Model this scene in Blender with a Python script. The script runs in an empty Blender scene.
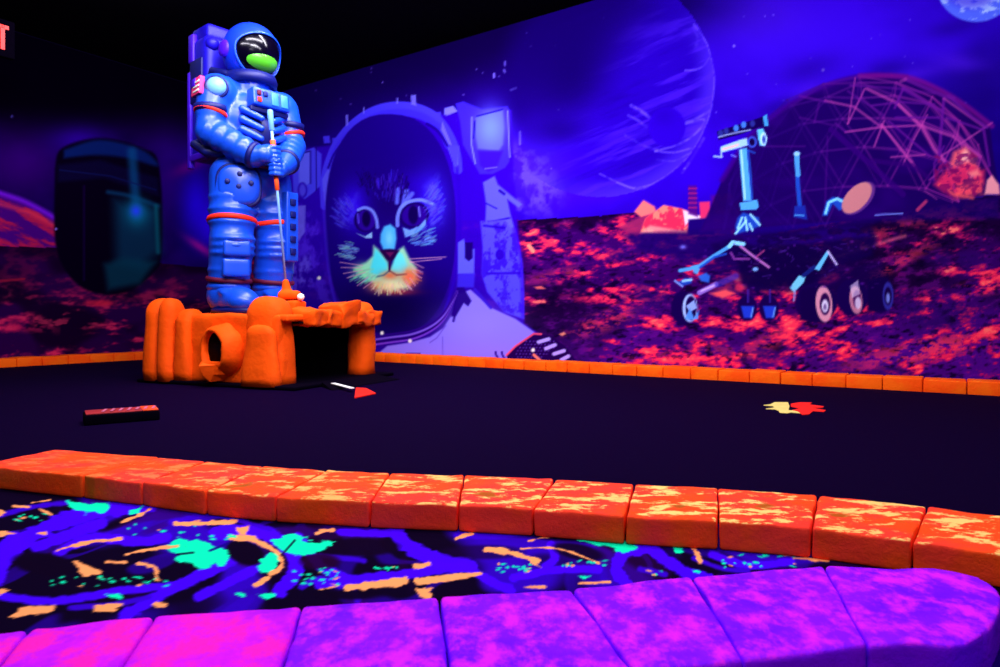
import bpy, bmesh, math, random
import numpy as np
from mathutils import Vector, Matrix, noise as mnoise

random.seed(7)
SC = bpy.context.scene
COL = SC.collection
F = 667.0          # focal length in pixels of the 1000x667 frame
H = 0.47           # camera height (m)
HY = 314.0         # picture row of the horizon


def at(px, py, Y):
    return Vector(((px - 500.0) / F * Y, Y, H + (HY - py) / F * Y))


def floor_at(px, py, z=0.0):
    Y = (H - z) * F / (py - HY)
    return Vector(((px - 500.0) / F * Y, Y, z))


# ------------------------------------------------------------------ helpers
def tag(o, label=None, cat=None, group=None, kind=None):
    if label: o['label'] = label
    if cat: o['category'] = cat
    if group: o['group'] = group
    if kind: o['kind'] = kind
    return o


def link_mesh(name, me, mat, parent=None, smooth=True):
    if mat is not None and len(me.materials) == 0:
        me.materials.append(mat)
    if smooth:
        me.polygons.foreach_set('use_smooth', [True] * len(me.polygons))
    o = bpy.data.objects.new(name, me)
    COL.objects.link(o)
    if parent is not None:
        o.parent = parent
    return o


def mesh(name, verts, faces, mat, parent=None, smooth=True, origin=None):
    """verts in world metres; origin (world) becomes the object's location; children are relative to the parent."""
    base = Vector(origin) if origin is not None else (Vector(parent['_w']) if parent is not None else Vector((0, 0, 0)))
    me = bpy.data.meshes.new(name)
    me.from_pydata([tuple(Vector(v) - base) for v in verts], [], faces)
    bm = bmesh.new(); bm.from_mesh(me)
    bmesh.ops.recalc_face_normals(bm, faces=bm.faces)
    bm.to_mesh(me); bm.free()
    me.update()
    o = link_mesh(name, me, mat, parent, smooth)
    if origin is not None:
        pw = Vector(parent['_w']) if parent is not None else Vector((0, 0, 0))
        o.location = base - pw
    o['_w'] = list(base)
    return o


def empty(name, loc):
    o = bpy.data.objects.new(name, None)
    COL.objects.link(o)
    o.location = loc
    o.empty_display_size = 0.1
    o['_w'] = list(loc)
    return o


class MB:
    """collects closed pieces into one vertex/face list"""
    def __init__(self):
        self.v, self.f = [], []

    def add(self, v, f):
        n = len(self.v)
        self.v += [Vector(p) for p in v]
        self.f += [tuple(i + n for i in q) for q in f]
        return self

    def rings(self, rings, cap=True):
        n = len(rings[0]); v = [p for r in rings for p in r]; f = []
        for i in range(len(rings) - 1):
            for j in range(n):
                k = (j + 1) % n
                f.append((i * n + j, i * n + k, (i + 1) * n + k, (i + 1) * n + j))
        if cap:
            f.append(tuple(range(n - 1, -1, -1)))
            f.append(tuple((len(rings) - 1) * n + j for j in range(n)))
        return self.add(v, f)

    def ellipsoid(self, c, r, R=None, nu=24, nv=14):
        c = Vector(c); R = R or Matrix.Identity(3)
        v = [c + R @ Vector((0, 0, r[2]))]
        for i in range(1, nv):
            t = math.pi * i / nv
            for j in range(nu):
                p = 2 * math.pi * j / nu
                v.append(c + R @ Vector((r[0] * math.sin(t) * math.cos(p), r[1] * math.sin(t) * math.sin(p), r[2] * math.cos(t))))
        v.append(c + R @ Vector((0, 0, -r[2])))
        f = []
        for j in range(nu):
            k = (j + 1) % nu
            f.append((0, 1 + j, 1 + k))
            b = 1 + (nv - 2) * nu
            f.append((len(v) - 1, b + k, b + j))
            for i in range(nv - 2):
                a = 1 + i * nu
                f.append((a + j, a + nu + j, a + nu + k, a + k))
        return self.add(v, f)

    def tube(self, pts, rad, n=18, cap=True):
        """a tube through pts with a radius per point"""
        pts = [Vector(p) for p in pts]
        if not hasattr(rad, '__len__'):
            rad = [rad] * len(pts)
        T = []
        for i in range(len(pts)):
            d = pts[min(i + 1, len(pts) - 1)] - pts[max(i - 1, 0)]
            T.append(d.normalized())
        up = Vector((0, 0, 1)) if abs(T[0].z) < .9 else Vector((1, 0, 0))
        rings = []
        N = (up - T[0] * up.dot(T[0])).normalized()
        for i, p in enumerate(pts):
            N = (N - T[i] * N.dot(T[i])).normalized()
            B = T[i].cross(N)
            rings.append([p + (N * math.cos(2 * math.pi * j / n) + B * math.sin(2 * math.pi * j / n)) * rad[i] for j in range(n)])
        return self.rings(rings, cap)

    def capsule(self, p0, p1, r0, r1, n=20):
        p0, p1 = Vector(p0), Vector(p1)
        d = (p1 - p0).normalized()
        pts, rad = [], []
        for k in range(7):
            t = math.pi / 2 * (k / 6)
            pts.append(p0 - d * r0 * math.cos(t)); rad.append(max(r0 * math.sin(t), r0 * .04))
        for k in range(7):
            t = math.pi / 2 * (k / 6)
            pts.append(p1 + d * r1 * math.sin(t)); rad.append(max(r1 * math.cos(t), r1 * .04))
        return self.tube(pts, rad, n)

    def block(self, c, half, R=None, r=0.01, seg=3, fine=4):
        """rounded box (rounded by r), gridded"""
        c = Vector(c); R = R or Matrix.Identity(3)
        axes = []
        for h in half:
            rr = min(r, h * .98)
            a = [-h + rr * (1 - math.cos(math.pi / 2 * k / seg)) for k in range(seg)]
            a += [(-h + rr) + (2 * h - 2 * rr) * k / fine for k in range(fine + 1)]
            a += [-q for q in reversed(a[:seg])]
            axes.append(a)
        v, f = box_lattice(axes)
        out = []
        for p in v:
            cl = Vector([max(-(h - min(r, h * .98)), min(h - min(r, h * .98), q)) for q, h in zip(p, half)])
            d = p - cl
            if d.length > 1e-9:
                d = d.normalized() * r
                d = Vector([min(max(x, -h), h) for x, h in zip(d, half)])
            out.append(c + R @ (cl + d))
        return self.add(out, f)

    def lathe(self, c, prof, R=None, n=28, closed=False):
        c = Vector(c); R = R or Matrix.Identity(3)
        rings = [[c + R @ Vector((r * math.cos(2 * math.pi * j / n), r * math.sin(2 * math.pi * j / n), z)) for j in range(n)] for r, z in prof]
        if closed:
            rings = rings + [rings[0]]
            return self.rings(rings, False)
        return self.rings(rings, True)

    def build(self, name, mat, parent=None, origin=None, smooth=True):
        return mesh(name, self.v, self.f, mat, parent, smooth, origin)


def box_lattice(axes):
    nx, ny, nz = [len(a) for a in axes]
    idx, v, f = {}, [], []

    def g(i, j, k):
        key = (i, j, k)
        if key not in idx:
            idx[key] = len(v); v.append(Vector((axes[0][i], axes[1][j], axes[2][k])))
        return idx[key]
    for i in range(nx - 1):
        for j in range(ny - 1):
            f.append((g(i, j, 0), g(i, j + 1, 0), g(i + 1, j + 1, 0), g(i + 1, j, 0)))
            f.append((g(i, j, nz - 1), g(i + 1, j, nz - 1), g(i + 1, j + 1, nz - 1), g(i, j + 1, nz - 1)))
    for i in range(nx - 1):
        for k in range(nz - 1):
            f.append((g(i, 0, k), g(i + 1, 0, k), g(i + 1, 0, k + 1), g(i, 0, k + 1)))
            f.append((g(i, ny - 1, k), g(i, ny - 1, k + 1), g(i + 1, ny - 1, k + 1), g(i + 1, ny - 1, k)))
    for j in range(ny - 1):
        for k in range(nz - 1):
            f.append((g(0, j, k), g(0, j, k + 1), g(0, j + 1, k + 1), g(0, j + 1, k)))
            f.append((g(nx - 1, j, k), g(nx - 1, j + 1, k), g(nx - 1, j + 1, k + 1), g(nx - 1, j, k + 1)))
    return v, f


def rough(mb, amp, scale, keep_z=None, seed=0.0):
    """carved-rock unevenness: pushes every vertex by a smooth 3D noise"""
    for p in mb.v:
        q = Vector((p.x + seed, p.y + seed * .7, p.z)) * scale
        d = mnoise.noise_vector(q) * amp + mnoise.noise_vector(q * 2.7) * amp * .4
        if keep_z is not None and p.z < keep_z + .004:
            d.z = 0
        p += d
        if keep_z is not None and p.z < keep_z:
            p.z = keep_z
    return mb


def fuse(name, mb, mat, parent, voxel, smooth_it=6, origin=None):
    """one continuous surface out of overlapping pieces"""
    o = mesh(name + '_raw', mb.v, mb.f, None, None, False)
    m = o.modifiers.new('r', 'REMESH'); m.mode = 'VOXEL'; m.voxel_size = voxel
    s = o.modifiers.new('s', 'SMOOTH'); s.factor = .5; s.iterations = smooth_it
    bpy.context.view_layer.update()
    dg = bpy.context.evaluated_depsgraph_get()
    me = bpy.data.meshes.new_from_object(o.evaluated_get(dg))
    vs = [v.co.copy() for v in me.vertices]
    fs = [tuple(p.vertices) for p in me.polygons]
    old = o.data
    bpy.data.objects.remove(o); bpy.data.meshes.remove(old); bpy.data.meshes.remove(me)
    return mesh(name, vs, fs, mat, parent, True, origin)


# ------------------------------------------------------------------ materials
def s2l(c):
    return [((x / 255) / 12.92 if x / 255 <= .04045 else ((x / 255 + .055) / 1.055) ** 2.4) for x in c]


def mat_base(name):
    m = bpy.data.materials.new(name); m.use_nodes = True
    nt = m.node_tree
    return m, nt, nt.nodes['Principled BSDF']


def plain(name, rgb, rough_=.6, spec=.3, mottle=.12, scale=20, bump=0.0, bscale=60, lin=None):
    m, nt, b = mat_base(name)
    c = lin or s2l(rgb)
    n = nt.nodes.new('ShaderNodeTexNoise'); n.inputs['Scale'].default_value = scale; n.inputs['Detail'].default_value = 4
    tc = nt.nodes.new('ShaderNodeTexCoord')
    nt.links.new(tc.outputs['Object'], n.inputs['Vector'])
    r = nt.nodes.new('ShaderNodeValToRGB')
    r.color_ramp.elements[0].position = .3; r.color_ramp.elements[1].position = .7
    r.color_ramp.elements[0].color = [x * (1 - mottle) for x in c] + [1]
    r.color_ramp.elements[1].color = [min(1, x * (1 + mottle)) for x in c] + [1]
    nt.links.new(n.outputs['Fac'], r.inputs['Fac'])
    nt.links.new(r.outputs['Color'], b.inputs['Base Color'])
    b.inputs['Roughness'].default_value = rough_
    b.inputs['Specular IOR Level'].default_value = spec
    if bump:
        n2 = nt.nodes.new('ShaderNodeTexNoise'); n2.inputs['Scale'].default_value = bscale; n2.inputs['Detail'].default_value = 5
        nt.links.new(tc.outputs['Object'], n2.inputs['Vector'])
        bp = nt.nodes.new('ShaderNodeBump'); bp.inputs['Strength'].default_value = bump; bp.inputs['Distance'].default_value = .01
        nt.links.new(n2.outputs['Fac'], bp.inputs['Height']); nt.links.new(bp.outputs['Normal'], b.inputs['Normal'])
    return m


def painted(name, attr='paint', rough_=.85, spec=.0):
    m, nt, b = mat_base(name)
    a = nt.nodes.new('ShaderNodeVertexColor'); a.layer_name = attr
    nt.links.new(a.outputs['Color'], b.inputs['Base Color'])
    b.inputs['Roughness'].default_value = rough_
    b.inputs['Specular IOR Level'].default_value = spec
    return m


def node_noise(nt, vec, scale, detail=5, rough_=.6, stretch=None, off=(0, 0, 0)):
    mp = nt.nodes.new('ShaderNodeMapping')
    mp.inputs['Location'].default_value = off
    if stretch: mp.inputs['Scale'].default_value = stretch
    nt.links.new(vec, mp.inputs['Vector'])
    n = nt.nodes.new('ShaderNodeTexNoise'); n.inputs['Scale'].default_value = scale
    n.inputs['Detail'].default_value = detail; n.inputs['Roughness'].default_value = rough_
    nt.links.new(mp.outputs['Vector'], n.inputs['Vector'])
    return n.outputs['Fac']


def node_step(nt, val, a, b):
    r = nt.nodes.new('ShaderNodeMapRange'); r.interpolation_type = 'SMOOTHSTEP'
    r.inputs['From Min'].default_value = a; r.inputs['From Max'].default_value = b
    nt.links.new(val, r.inputs['Value'])
    return r.outputs['Result']


def node_mix(nt, fac, c1, c2):
    m = nt.nodes.new('ShaderNodeMix'); m.data_type = 'RGBA'
    nt.links.new(fac, m.inputs['Factor'])
    for k, c in ((6, c1), (7, c2)):
        if hasattr(c, 'is_linked'):
            nt.links.new(c, m.inputs[k])
        else:
            m.inputs[k].default_value = list(c) + [1]
    return m.outputs[2]


def brick_mat(name, base, deep, worn, worn_range, bump=.5, stretch=(1, 1.6, 1.6), scale=9.0, drip=None):
    """painted block: two tones of paint, and worn patches where the top was walked on"""
    m, nt, b = mat_base(name)
    g = nt.nodes.new('ShaderNodeNewGeometry')
    pos = g.outputs['Position']
    n1 = node_noise(nt, pos, 6, 4, .6, None, (3, 1, 0))
    c = node_mix(nt, node_step(nt, n1, .38, .62), s2l(base), s2l(deep))
    n2 = node_noise(nt, pos, scale, 8, .72, stretch, (0, 7, 2))
    mask = node_step(nt, n2, *worn_range)
    sep = nt.nodes.new('ShaderNodeSeparateXYZ'); nt.links.new(g.outputs['True Normal'], sep.inputs[0])
    top = node_step(nt, sep.outputs['Z'], .15, .8)
    mul = nt.nodes.new('ShaderNodeMath'); mul.operation = 'MULTIPLY'
    nt.links.new(mask, mul.inputs[0]); nt.links.new(top, mul.inputs[1])
    oi = nt.nodes.new('ShaderNodeObjectInfo')
    sepc = nt.nodes.new('ShaderNodeSeparateColor'); nt.links.new(oi.outputs['Color'], sepc.inputs[0])
    mul2 = nt.nodes.new('ShaderNodeMath'); mul2.operation = 'MULTIPLY'
    nt.links.new(mul.outputs[0], mul2.inputs[0]); nt.links.new(sepc.outputs[0], mul2.inputs[1])
    c = node_mix(nt, mul2.outputs[0], c, s2l(worn))
    if drip:
        n4 = node_noise(nt, pos, 5, 3, .5, (2.2, 2.2, .4), (9, 0, 0))
        d = node_step(nt, n4, .62, .74)
        c = node_mix(nt, d, c, s2l(drip))
    nt.links.new(c, b.inputs['Base Color'])
    b.inputs['Roughness'].default_value = .7; b.inputs['Specular IOR Level'].default_value = .08
    n3 = node_noise(nt, pos, 45, 6, .7)
    bp = nt.nodes.new('ShaderNodeBump'); bp.inputs['Strength'].default_value = bump; bp.inputs['Distance'].default_value = .008
    nt.links.new(n3, bp.inputs['Height']); nt.links.new(bp.outputs['Normal'], b.inputs['Normal'])
    return m


M = {}
M['orange'] = brick_mat('orange_brick_paint', (255, 58, 40), (254, 74, 16), (255, 214, 116), (.515, .565), drip=(176, 84, 8), stretch=(1.2, 2.4, 2.0), scale=8)
M['far_orange'] = brick_mat('far_brick_paint', (255, 78, 4), (255, 98, 6), (255, 150, 40), (.52, .66))
M['purple'] = brick_mat('purple_brick_paint', (112, 0, 255), (138, 6, 255), (240, 30, 232), (.42, .64), stretch=(1.3, 1, 1), scale=17)
M['pink'] = brick_mat('pink_lit_brick_paint', (160, 4, 255), (226, 12, 236), (255, 26, 180), (.40, .60), stretch=(1.3, 1, 1), scale=15)  # purple paint shifted to pink: reddish light from the left put in the colour
M['rock'] = plain('orange_rock_paint', (255, 80, 0), .75, .12, .14, 5, .35, 28)
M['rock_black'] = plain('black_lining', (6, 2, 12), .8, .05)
M['turf'] = plain('navy_turf', (11, 0, 33), .95, .02, .25, 180, .5, 700)
M['black'] = plain('black_rubber', (4, 1, 12), .9, .02, .1)
M['ceiling'] = plain('black_ceiling_paint', (4, 2, 10), .95, .02)
M['wall'] = plain('dark_wall_paint', (14, 4, 40), .9, .05)
M['suit'] = plain('blue_suit_paint', (14, 70, 208), .34, .5, .06, 12)
M['suit_dark'] = plain('deep_blue_paint', (3, 12, 96), .5, .3)
M['pack'] = plain('violet_pack_paint', (20, 6, 178), .5, .3)
M['pack_violet'] = plain('bright_violet_paint', (66, 10, 215), .5, .3)
M['helmet'] = plain('helmet_paint', (12, 48, 205), .38, .4, .05)
M['visor'] = plain('dark_visor', (3, 1, 14), .16, .22, .1)
M['green'] = plain('visor_green', (70, 165, 34), .3, .4, .1, 6)
M['band'] = plain('red_orange_band', (250, 44, 24), .5, .2, .08)
M['band_dull'] = plain('dull_red_band', (90, 8, 46), .6, .2, .08)
M['white'] = plain('white_paint', (245, 245, 240), .4, .3, .03)
M['shaft'] = plain('pale_blue_shaft', (130, 180, 255), .35, .4, .03)
M['grip'] = plain('orange_grip', (255, 88, 30), .5, .2, .05)
M['pale'] = plain('pale_blue_paint', (110, 170, 255), .4, .3, .05)
M['panel'] = plain('mid_blue_paint', (46, 120, 248), .4, .4, .05)
M['pinkp'] = plain('pink_patch_paint', (250, 60, 130), .5, .2, .05)
M['red'] = plain('red_paint', (255, 34, 20), .6, .15, .1)
M['yellow'] = plain('yellow_paint', (230, 205, 110), .6, .15, .1)
M['stripe'] = plain('dull_pink_stripe', (190, 90, 120), .6, .15, .1)
M['tray_orange'] = plain('orange_top_paint', (255, 70, 24), .6, .15, .12, 14)
M['tray_dull'] = plain('dull_red_top_paint', (150, 34, 40), .6, .15, .2, 14)
M['mural'] = painted('mural_print')
M['carpet'] = painted('carpet_print', rough_=.95, spec=.02)
mm, nt_, b_ = mat_base('lit_red_letters')
b_.inputs['Base Color'].default_value = (.8, .02, .02, 1)
b_.inputs['Emission Color'].default_value = (1, .04, .035, 1); b_.inputs['Emission Strength'].default_value = 1.2
M['lit_red'] = mm


# ------------------------------------------------------------------ picture painter (numpy)
RNG = np.random.RandomState(11)
TAB = RNG.rand(256, 256).astype(np.float32)


def vnoise(x, y, ox=0, oy=0):
    x = x + ox + 1000.0; y = y + oy + 1000.0
    xi = np.floor(x).astype(np.int64); yi = np.floor(y).astype(np.int64)
    fx = x - xi; fy = y - yi
    fx = fx * fx * (3 - 2 * fx); fy = fy * fy * (3 - 2 * fy)
    a = TAB[xi & 255, yi & 255]; b = TAB[(xi + 1) & 255, yi & 255]
    c = TAB[xi & 255, (yi + 1) & 255]; d = TAB[(xi + 1) & 255, (yi + 1) & 255]
    return (a * (1 - fx) + b * fx) * (1 - fy) + (c * (1 - fx) + d * fx) * fy


def fbm(x, y, o=4, g=.5, seed=0):
    s = 0; t = 0; a = 1
    for k in range(o):
        s = s + a * vnoise(x * 2 ** k, y * 2 ** k, seed * 17.3 + k * 31.7, seed * 5.1 + k * 13.9)
        t += a; a *= g
    return s / t


def sm(v, a, b):
    t = np.clip((v - a) / (b - a), 0, 1)
    return t * t * (3 - 2 * t)


def T(ox, oy, s):
    return lambda pts: [(ox + x / s, oy + y / s) for x, y in pts]


class Paint:
    def __init__(self, x, y):
        self.x = x; self.y = y
        self.c = np.zeros((len(x), 3)); self.id = np.zeros(len(x), np.int32)

    def put(self, idx, m, col, pid=None):
        col = np.asarray(col, float)
        m = m[:, None]
        self.c[idx] = self.c[idx] * (1 - m) + col * m
        if pid is not None:
            self.id[idx[m[:, 0] > .5]] = pid

    def near(self, pts, pad):
        xs = [p[0] for p in pts]; ys = [p[1] for p in pts]
        return np.nonzero((self.x > min(xs) - pad) & (self.x < max(xs) + pad) & (self.y > min(ys) - pad) & (self.y < max(ys) + pad))[0]

    def dist(self, idx, pts, closed):
        x = self.x[idx]; y = self.y[idx]
        d = np.full(len(idx), 1e9); ins = np.zeros(len(idx), bool)
        n = len(pts)
        for i in range(n if closed else n - 1):
            ax, ay = pts[i]; bx, by = pts[(i + 1) % n]
            ex, ey = bx - ax, by - ay
            L = ex * ex + ey * ey + 1e-12
            t = np.clip(((x - ax) * ex + (y - ay) * ey) / L, 0, 1)
            d = np.minimum(d, np.hypot(x - ax - t * ex, y - ay - t * ey))
            if closed:
                cr = ((ay > y) != (by > y)) & (x < (bx - ax) * (y - ay) / (by - ay + 1e-12) + ax)
                ins ^= cr
        return np.where(ins, -d, d) if closed else d

    def rag(self, idx, k):
        return (fbm(self.x[idx] / 8, self.y[idx] / 4, 3, .5, 201) - .5) * k if k else 0

    def poly(self, pts, col, a=1.0, soft=.8, pid=None, tex=None, rag=0):
        idx = self.near(pts, soft + 2)
        if not len(idx): return
        d = self.dist(idx, pts, True) + self.rag(idx, rag)
        m = a * (1 - sm(d, -soft, soft))
        if tex is not None: m = m * tex(self.x[idx], self.y[idx])
        if pid is not None: self.id[idx[d < 0]] = pid
        self.put(idx, m, col)

    def line(self, pts, w, col, a=1.0, soft=.7, pid=None, curve=False, tex=None, rag=0):
        if curve: pts = spline(pts)
        idx = self.near(pts, w + soft + 2)
        if not len(idx): return
        d = self.dist(idx, pts, False) - w / 2 + self.rag(idx, rag)
        m = a * (1 - sm(d, -soft, soft))
        if tex is not None: m = m * tex(self.x[idx], self.y[idx])
        if pid is not None: self.id[idx[d < 0]] = pid
        self.put(idx, m, col)

    def ell(self, cx, cy, rx, ry, col, a=1.0, soft=.8, rot=0.0, pid=None, tex=None):
        R = max(rx, ry) + soft + 2
        idx = self.near([(cx - R, cy - R), (cx + R, cy + R)], 0)
        if not len(idx): return
        c, s = math.cos(rot), math.sin(rot)
        X = self.x[idx] - cx; Y = self.y[idx] - cy
        u = (X * c + Y * s) / rx; v = (-X * s + Y * c) / ry
        q = np.hypot(u, v)
        d = (q - 1) * min(rx, ry)
        m = a * (1 - sm(d, -soft, soft))
        if tex is not None: m = m * tex(self.x[idx], self.y[idx])
        if pid is not None: self.id[idx[d < 0]] = pid
        self.put(idx, m, col)

    def glow(self, cx, cy, rx, ry, col, a=1.0, rot=0.0):
        c, s = math.cos(rot), math.sin(rot)
        R = 2.6 * max(rx, ry)
        idx = self.near([(cx - R, cy - R), (cx + R, cy + R)], 0)
        X = self.x[idx] - cx; Y = self.y[idx] - cy
        u = (X * c + Y * s) / rx; v = (-X * s + Y * c) / ry
        self.put(idx, a * np.exp(-(u * u + v * v)), col)

    def all(self, m, col):
        self.put(np.arange(len(self.x)), np.broadcast_to(m, self.x.shape), col)

    def linear(self):
        c = np.clip(self.c / 255, 0, 1)
        return np.where(c <= .04045, c / 12.92, ((c + .055) / 1.055) ** 2.4)


def spline(pts, n=6):
    P = [pts[0]] + list(pts) + [pts[-1]]
    out = []
    for i in range(1, len(P) - 2):
        p0, p1, p2, p3 = [np.array(q, float) for q in P[i - 1:i + 3]]
        for k in range(n):
            t = k / n
            out.append(tuple(.5 * (2 * p1 + (p2 - p0) * t + (2 * p0 - 5 * p1 + 4 * p2 - p3) * t * t + (3 * p1 - p0 - 3 * p2 + p3) * t ** 3)))
    out.append(tuple(pts[-1]))
    return out


def grid_paint_objects(name, P3, nu, nv, paint, mat, names, parent_loc):
    """P3: (nu*nv,3) world points of a print; one mesh for the ground of the print (the root) and one child mesh per painted figure."""
    ii, jj = np.meshgrid(np.arange(nu - 1), np.arange(nv - 1), indexing='ij')
    a = (ii * nv + jj).ravel()
    quads = np.stack([a, a + nv, a + nv + 1, a + 1], 1)
    fid = paint.id[quads][:, 0]
    lin = paint.linear()
    base = np.array(parent_loc)
    root = None
    for pid, nm in names:
        q = quads[fid == pid]
        if not len(q):
            continue
        used, inv = np.unique(q, return_inverse=True)
        inv = inv.reshape(q.shape)
        me = bpy.data.meshes.new(nm)
        me.vertices.add(len(used)); me.vertices.foreach_set('co', (P3[used] - base).astype(np.float32).ravel())
        me.loops.add(inv.size); me.loops.foreach_set('vertex_index', inv.astype(np.int32).ravel())
        me.polygons.add(len(q)); me.polygons.foreach_set('loop_start', np.arange(0, inv.size, 4, dtype=np.int32))
        me.polygons.foreach_set('loop_total', np.full(len(q), 4, np.int32))
        me.update(calc_edges=True); me.validate()
        at_ = me.color_attributes.new('paint', 'FLOAT_COLOR', 'POINT')
        at_.data.foreach_set('color', np.concatenate([lin[used], np.ones((len(used), 1))], 1).astype(np.float32).ravel())
        me.materials.append(mat)
        o = bpy.data.objects.new(nm, me); COL.objects.link(o)
        if root is None:
            root = o; o.location = parent_loc
        else:
            o.parent = root
    return root


# ------------------------------------------------------------------ room shell
DR = Vector((.825, -.565, 0)).normalized()      # along the right-hand mural wall, away from the corner
DL = Vector((-.565, -.825, 0)).normalized()   # along the left-hand wall
CORNER = Vector((-2.988, 7.934, 0))
CEIL = 3.0
N_R = Vector((-DL.x, -DL.y, 0))                 # out of the room behind the right-hand wall
N_L = Vector((-DR.x, -DR.y, 0))                 # out of the room behind the left-hand wall
LEN_R, LEN_L = 9.6, 9.0


def slab(name, a, b, n, th, z0, z1, mat):
    v = [a, b, b + n * th, a + n * th]
    vs = [Vector((p.x, p.y, z)) for z in (z0, z1) for p in v]
    fs = [(0, 1, 2, 3), (4, 7, 6, 5), (0, 4, 5, 1), (1, 5, 6, 2), (2, 6, 7, 3), (3, 7, 4, 0)]
    return tag(mesh(name, vs, fs, mat, None, False), kind='structure')


slab('wall_back', CORNER + N_R * .012 + N_L * .12, CORNER + DR * LEN_R + N_R * .012, N_R, .1, 0, CEIL, M['wall'])
slab('wall_left', CORNER + N_L * .012, CORNER + DL * LEN_L + N_L * .012, N_L, .1, 0, CEIL, M['wall'])
c0, c1, c2 = CORNER, CORNER + DR * LEN_R, CORNER + DL * LEN_L
c3 = c1 + c2 - c0
for nm, z0, z1, mt in (('floor', -.06, 0, M['wall']), ('ceiling', CEIL, CEIL + .08, M['ceiling'])):
    pts = [c0, c1, c3, c2]
    vs = [Vector((p.x, p.y, z)) for z in (z0, z1) for p in pts]
    fs = [(0, 3, 2, 1), (4, 5, 6, 7), (0, 1, 5, 4), (1, 2, 6, 5), (2, 3, 7, 6), (3, 0, 4, 7)]
    tag(mesh(nm, vs, fs, mt, None, False), kind='structure')


# ------------------------------------------------------------------ mural on the right-hand wall
def wall_s(px, D):
    k = (px - 500.0) / F
    return (k * CORNER.y - CORNER.x) / (D.x - k * D.y)


def wall_grid(D, pxs, zs):
    S = np.array([wall_s(p, D) for p in pxs])
    X = CORNER.x + D.x * S; Y = CORNER.y + D.y * S
    P = np.zeros((len(pxs), len(zs), 3))
    P[:, :, 0] = X[:, None]; P[:, :, 1] = Y[:, None]; P[:, :, 2] = zs[None, :]
    px = 500 + F * P[:, :, 0] / P[:, :, 1]; py = HY - F * (P[:, :, 2] - H) / P[:, :, 1]
    return P.reshape(-1, 3), px.ravel(), py.ravel()


PX_C = 500 + F * CORNER.x / CORNER.y
pxs = np.concatenate([np.arange(PX_C + .01, 1004, 1.25), np.arange(1006, 1200, 5.0)])
zs = np.concatenate([np.arange(.03, 2.55, .0078), np.linspace(2.56, CEIL - .005, 40)])
P3, X, Y = wall_grid(DR, pxs, zs)
p = Paint(X, Y)
PLANET, CAT, DOME, ROVER, ROCKS, MOON = 1, 2, 3, 4, 5, 6
# sky
p.all(1.0, (30, 0, 158))
n1 = fbm(X / 120, Y / 90, 4, .55, 1)
p.all(sm(n1, .45, .75) * .7, (52, 4, 220))
p.all(sm(n1, .52, .28) * .75, (14, 0, 92))
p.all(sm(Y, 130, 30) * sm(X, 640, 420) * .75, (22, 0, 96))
p.glow(560, 165, 60, 60, (52, 0, 236), .7)
p.glow(860, 40, 150, 60, (52, 4, 226), .6)
p.glow(760, 20, 50, 26, (74, 20, 232), .5)
p.glow(690, 180, 60, 60, (46, 0, 225), .6)
p.glow(985, 120, 40, 50, (20, 0, 110), .7)
p.glow(540, 30, 120, 34, (14, 0, 80), .8); p.glow(630, 8, 110, 26, (10, 0, 60), .85)
def cloud(x, y): return sm(fbm(x / 14, y / 14, 4, .6, 4), .42, .68)
p.glow(536, 172, 30, 30, (88, 56, 246), .35)
p.poly([(505, 150), (530, 140), (548, 160), (562, 190), (550, 212), (512, 212)], (96, 70, 246), .75, 14, None, cloud)
p.all(sm(P3[:, 2], 2.0, 2.85) * sm(X, 700, 520) * .8, (8, 0, 48))  # darkens the upper left by height: light falloff painted into the sky colour
# stars
for q in range(70):
    sx, sy = random.uniform(300, 1000), random.uniform(5, 190)
    p.ell(sx, sy, .8, .8, (120, 90, 255), random.uniform(.3, .8))
for sx, sy, l, dx, dy in ((505, 62, 4, 0, 3), (504, 70, 3, 1, 2), (511, 90, 6, 5, -2), (494, 74, 4, 0, 3), (520, 132, 16, 0, 12)):
    p.line([(sx, sy), (sx + dx, sy + dy)], 2.2, (120, 100, 255), .9)
p.ell(823, 70, 1.6, 1.6, (170, 150, 255), .9)
p.ell(734, 46, 1.3, 1.3, (150, 130, 255), .9)
# planet
z8 = T(540, 10, 3.51)
CX, CY, CR = 600, 83, 114
p.glow(820, 55, 120, 40, (50, 8, 214), .55)
for q_ in range(16):
    p.glow(random.uniform(620, 990), random.uniform(5, 120), random.uniform(14, 40), random.uniform(5, 14), random.choice([(74, 20, 226), (20, 0, 112), (20, 0, 112)]), .45, random.uniform(-.6, .3))
idx = np.nonzero(np.hypot(X - CX, Y - CY) < CR)[0]
r_ = np.hypot(X[idx] - CX, Y[idx] - CY) / CR
ang = (X[idx] - CX) * .78 + (Y[idx] - CY) * .62
edge_ = sm(X[idx], 500, 640)
p.put(idx, np.full(len(idx), .9) * sm(ang, -95, 30) * edge_, (30, 0, 164))
bandn = fbm((X[idx] - Y[idx] * .3) / 70, (Y[idx] + X[idx] * .42) / 9, 4, .55, 9)
p.put(idx, sm(bandn, .52, .75) * sm(ang, -40, 60) * .5 * edge_, (80, 30, 240))
p.put(idx, sm(bandn, .45, .2) * .5 * sm(ang, -90, -20) * edge_, (22, 0, 130))
p.put(idx, sm(-ang, -30, 60) * .75 * sm(r_, 1.0, .72), (16, 0, 92))
p.put(idx, sm(r_, .80, 1.0) * sm(ang, 10, 90) * .55, (86, 50, 248))
p.id[idx[(ang > -60)]] = PLANET
p.glow(570, 75, 34, 46, (12, 0, 78), .8, .3); p.glow(560, 130, 26, 14, (14, 0, 90), .6)
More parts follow.
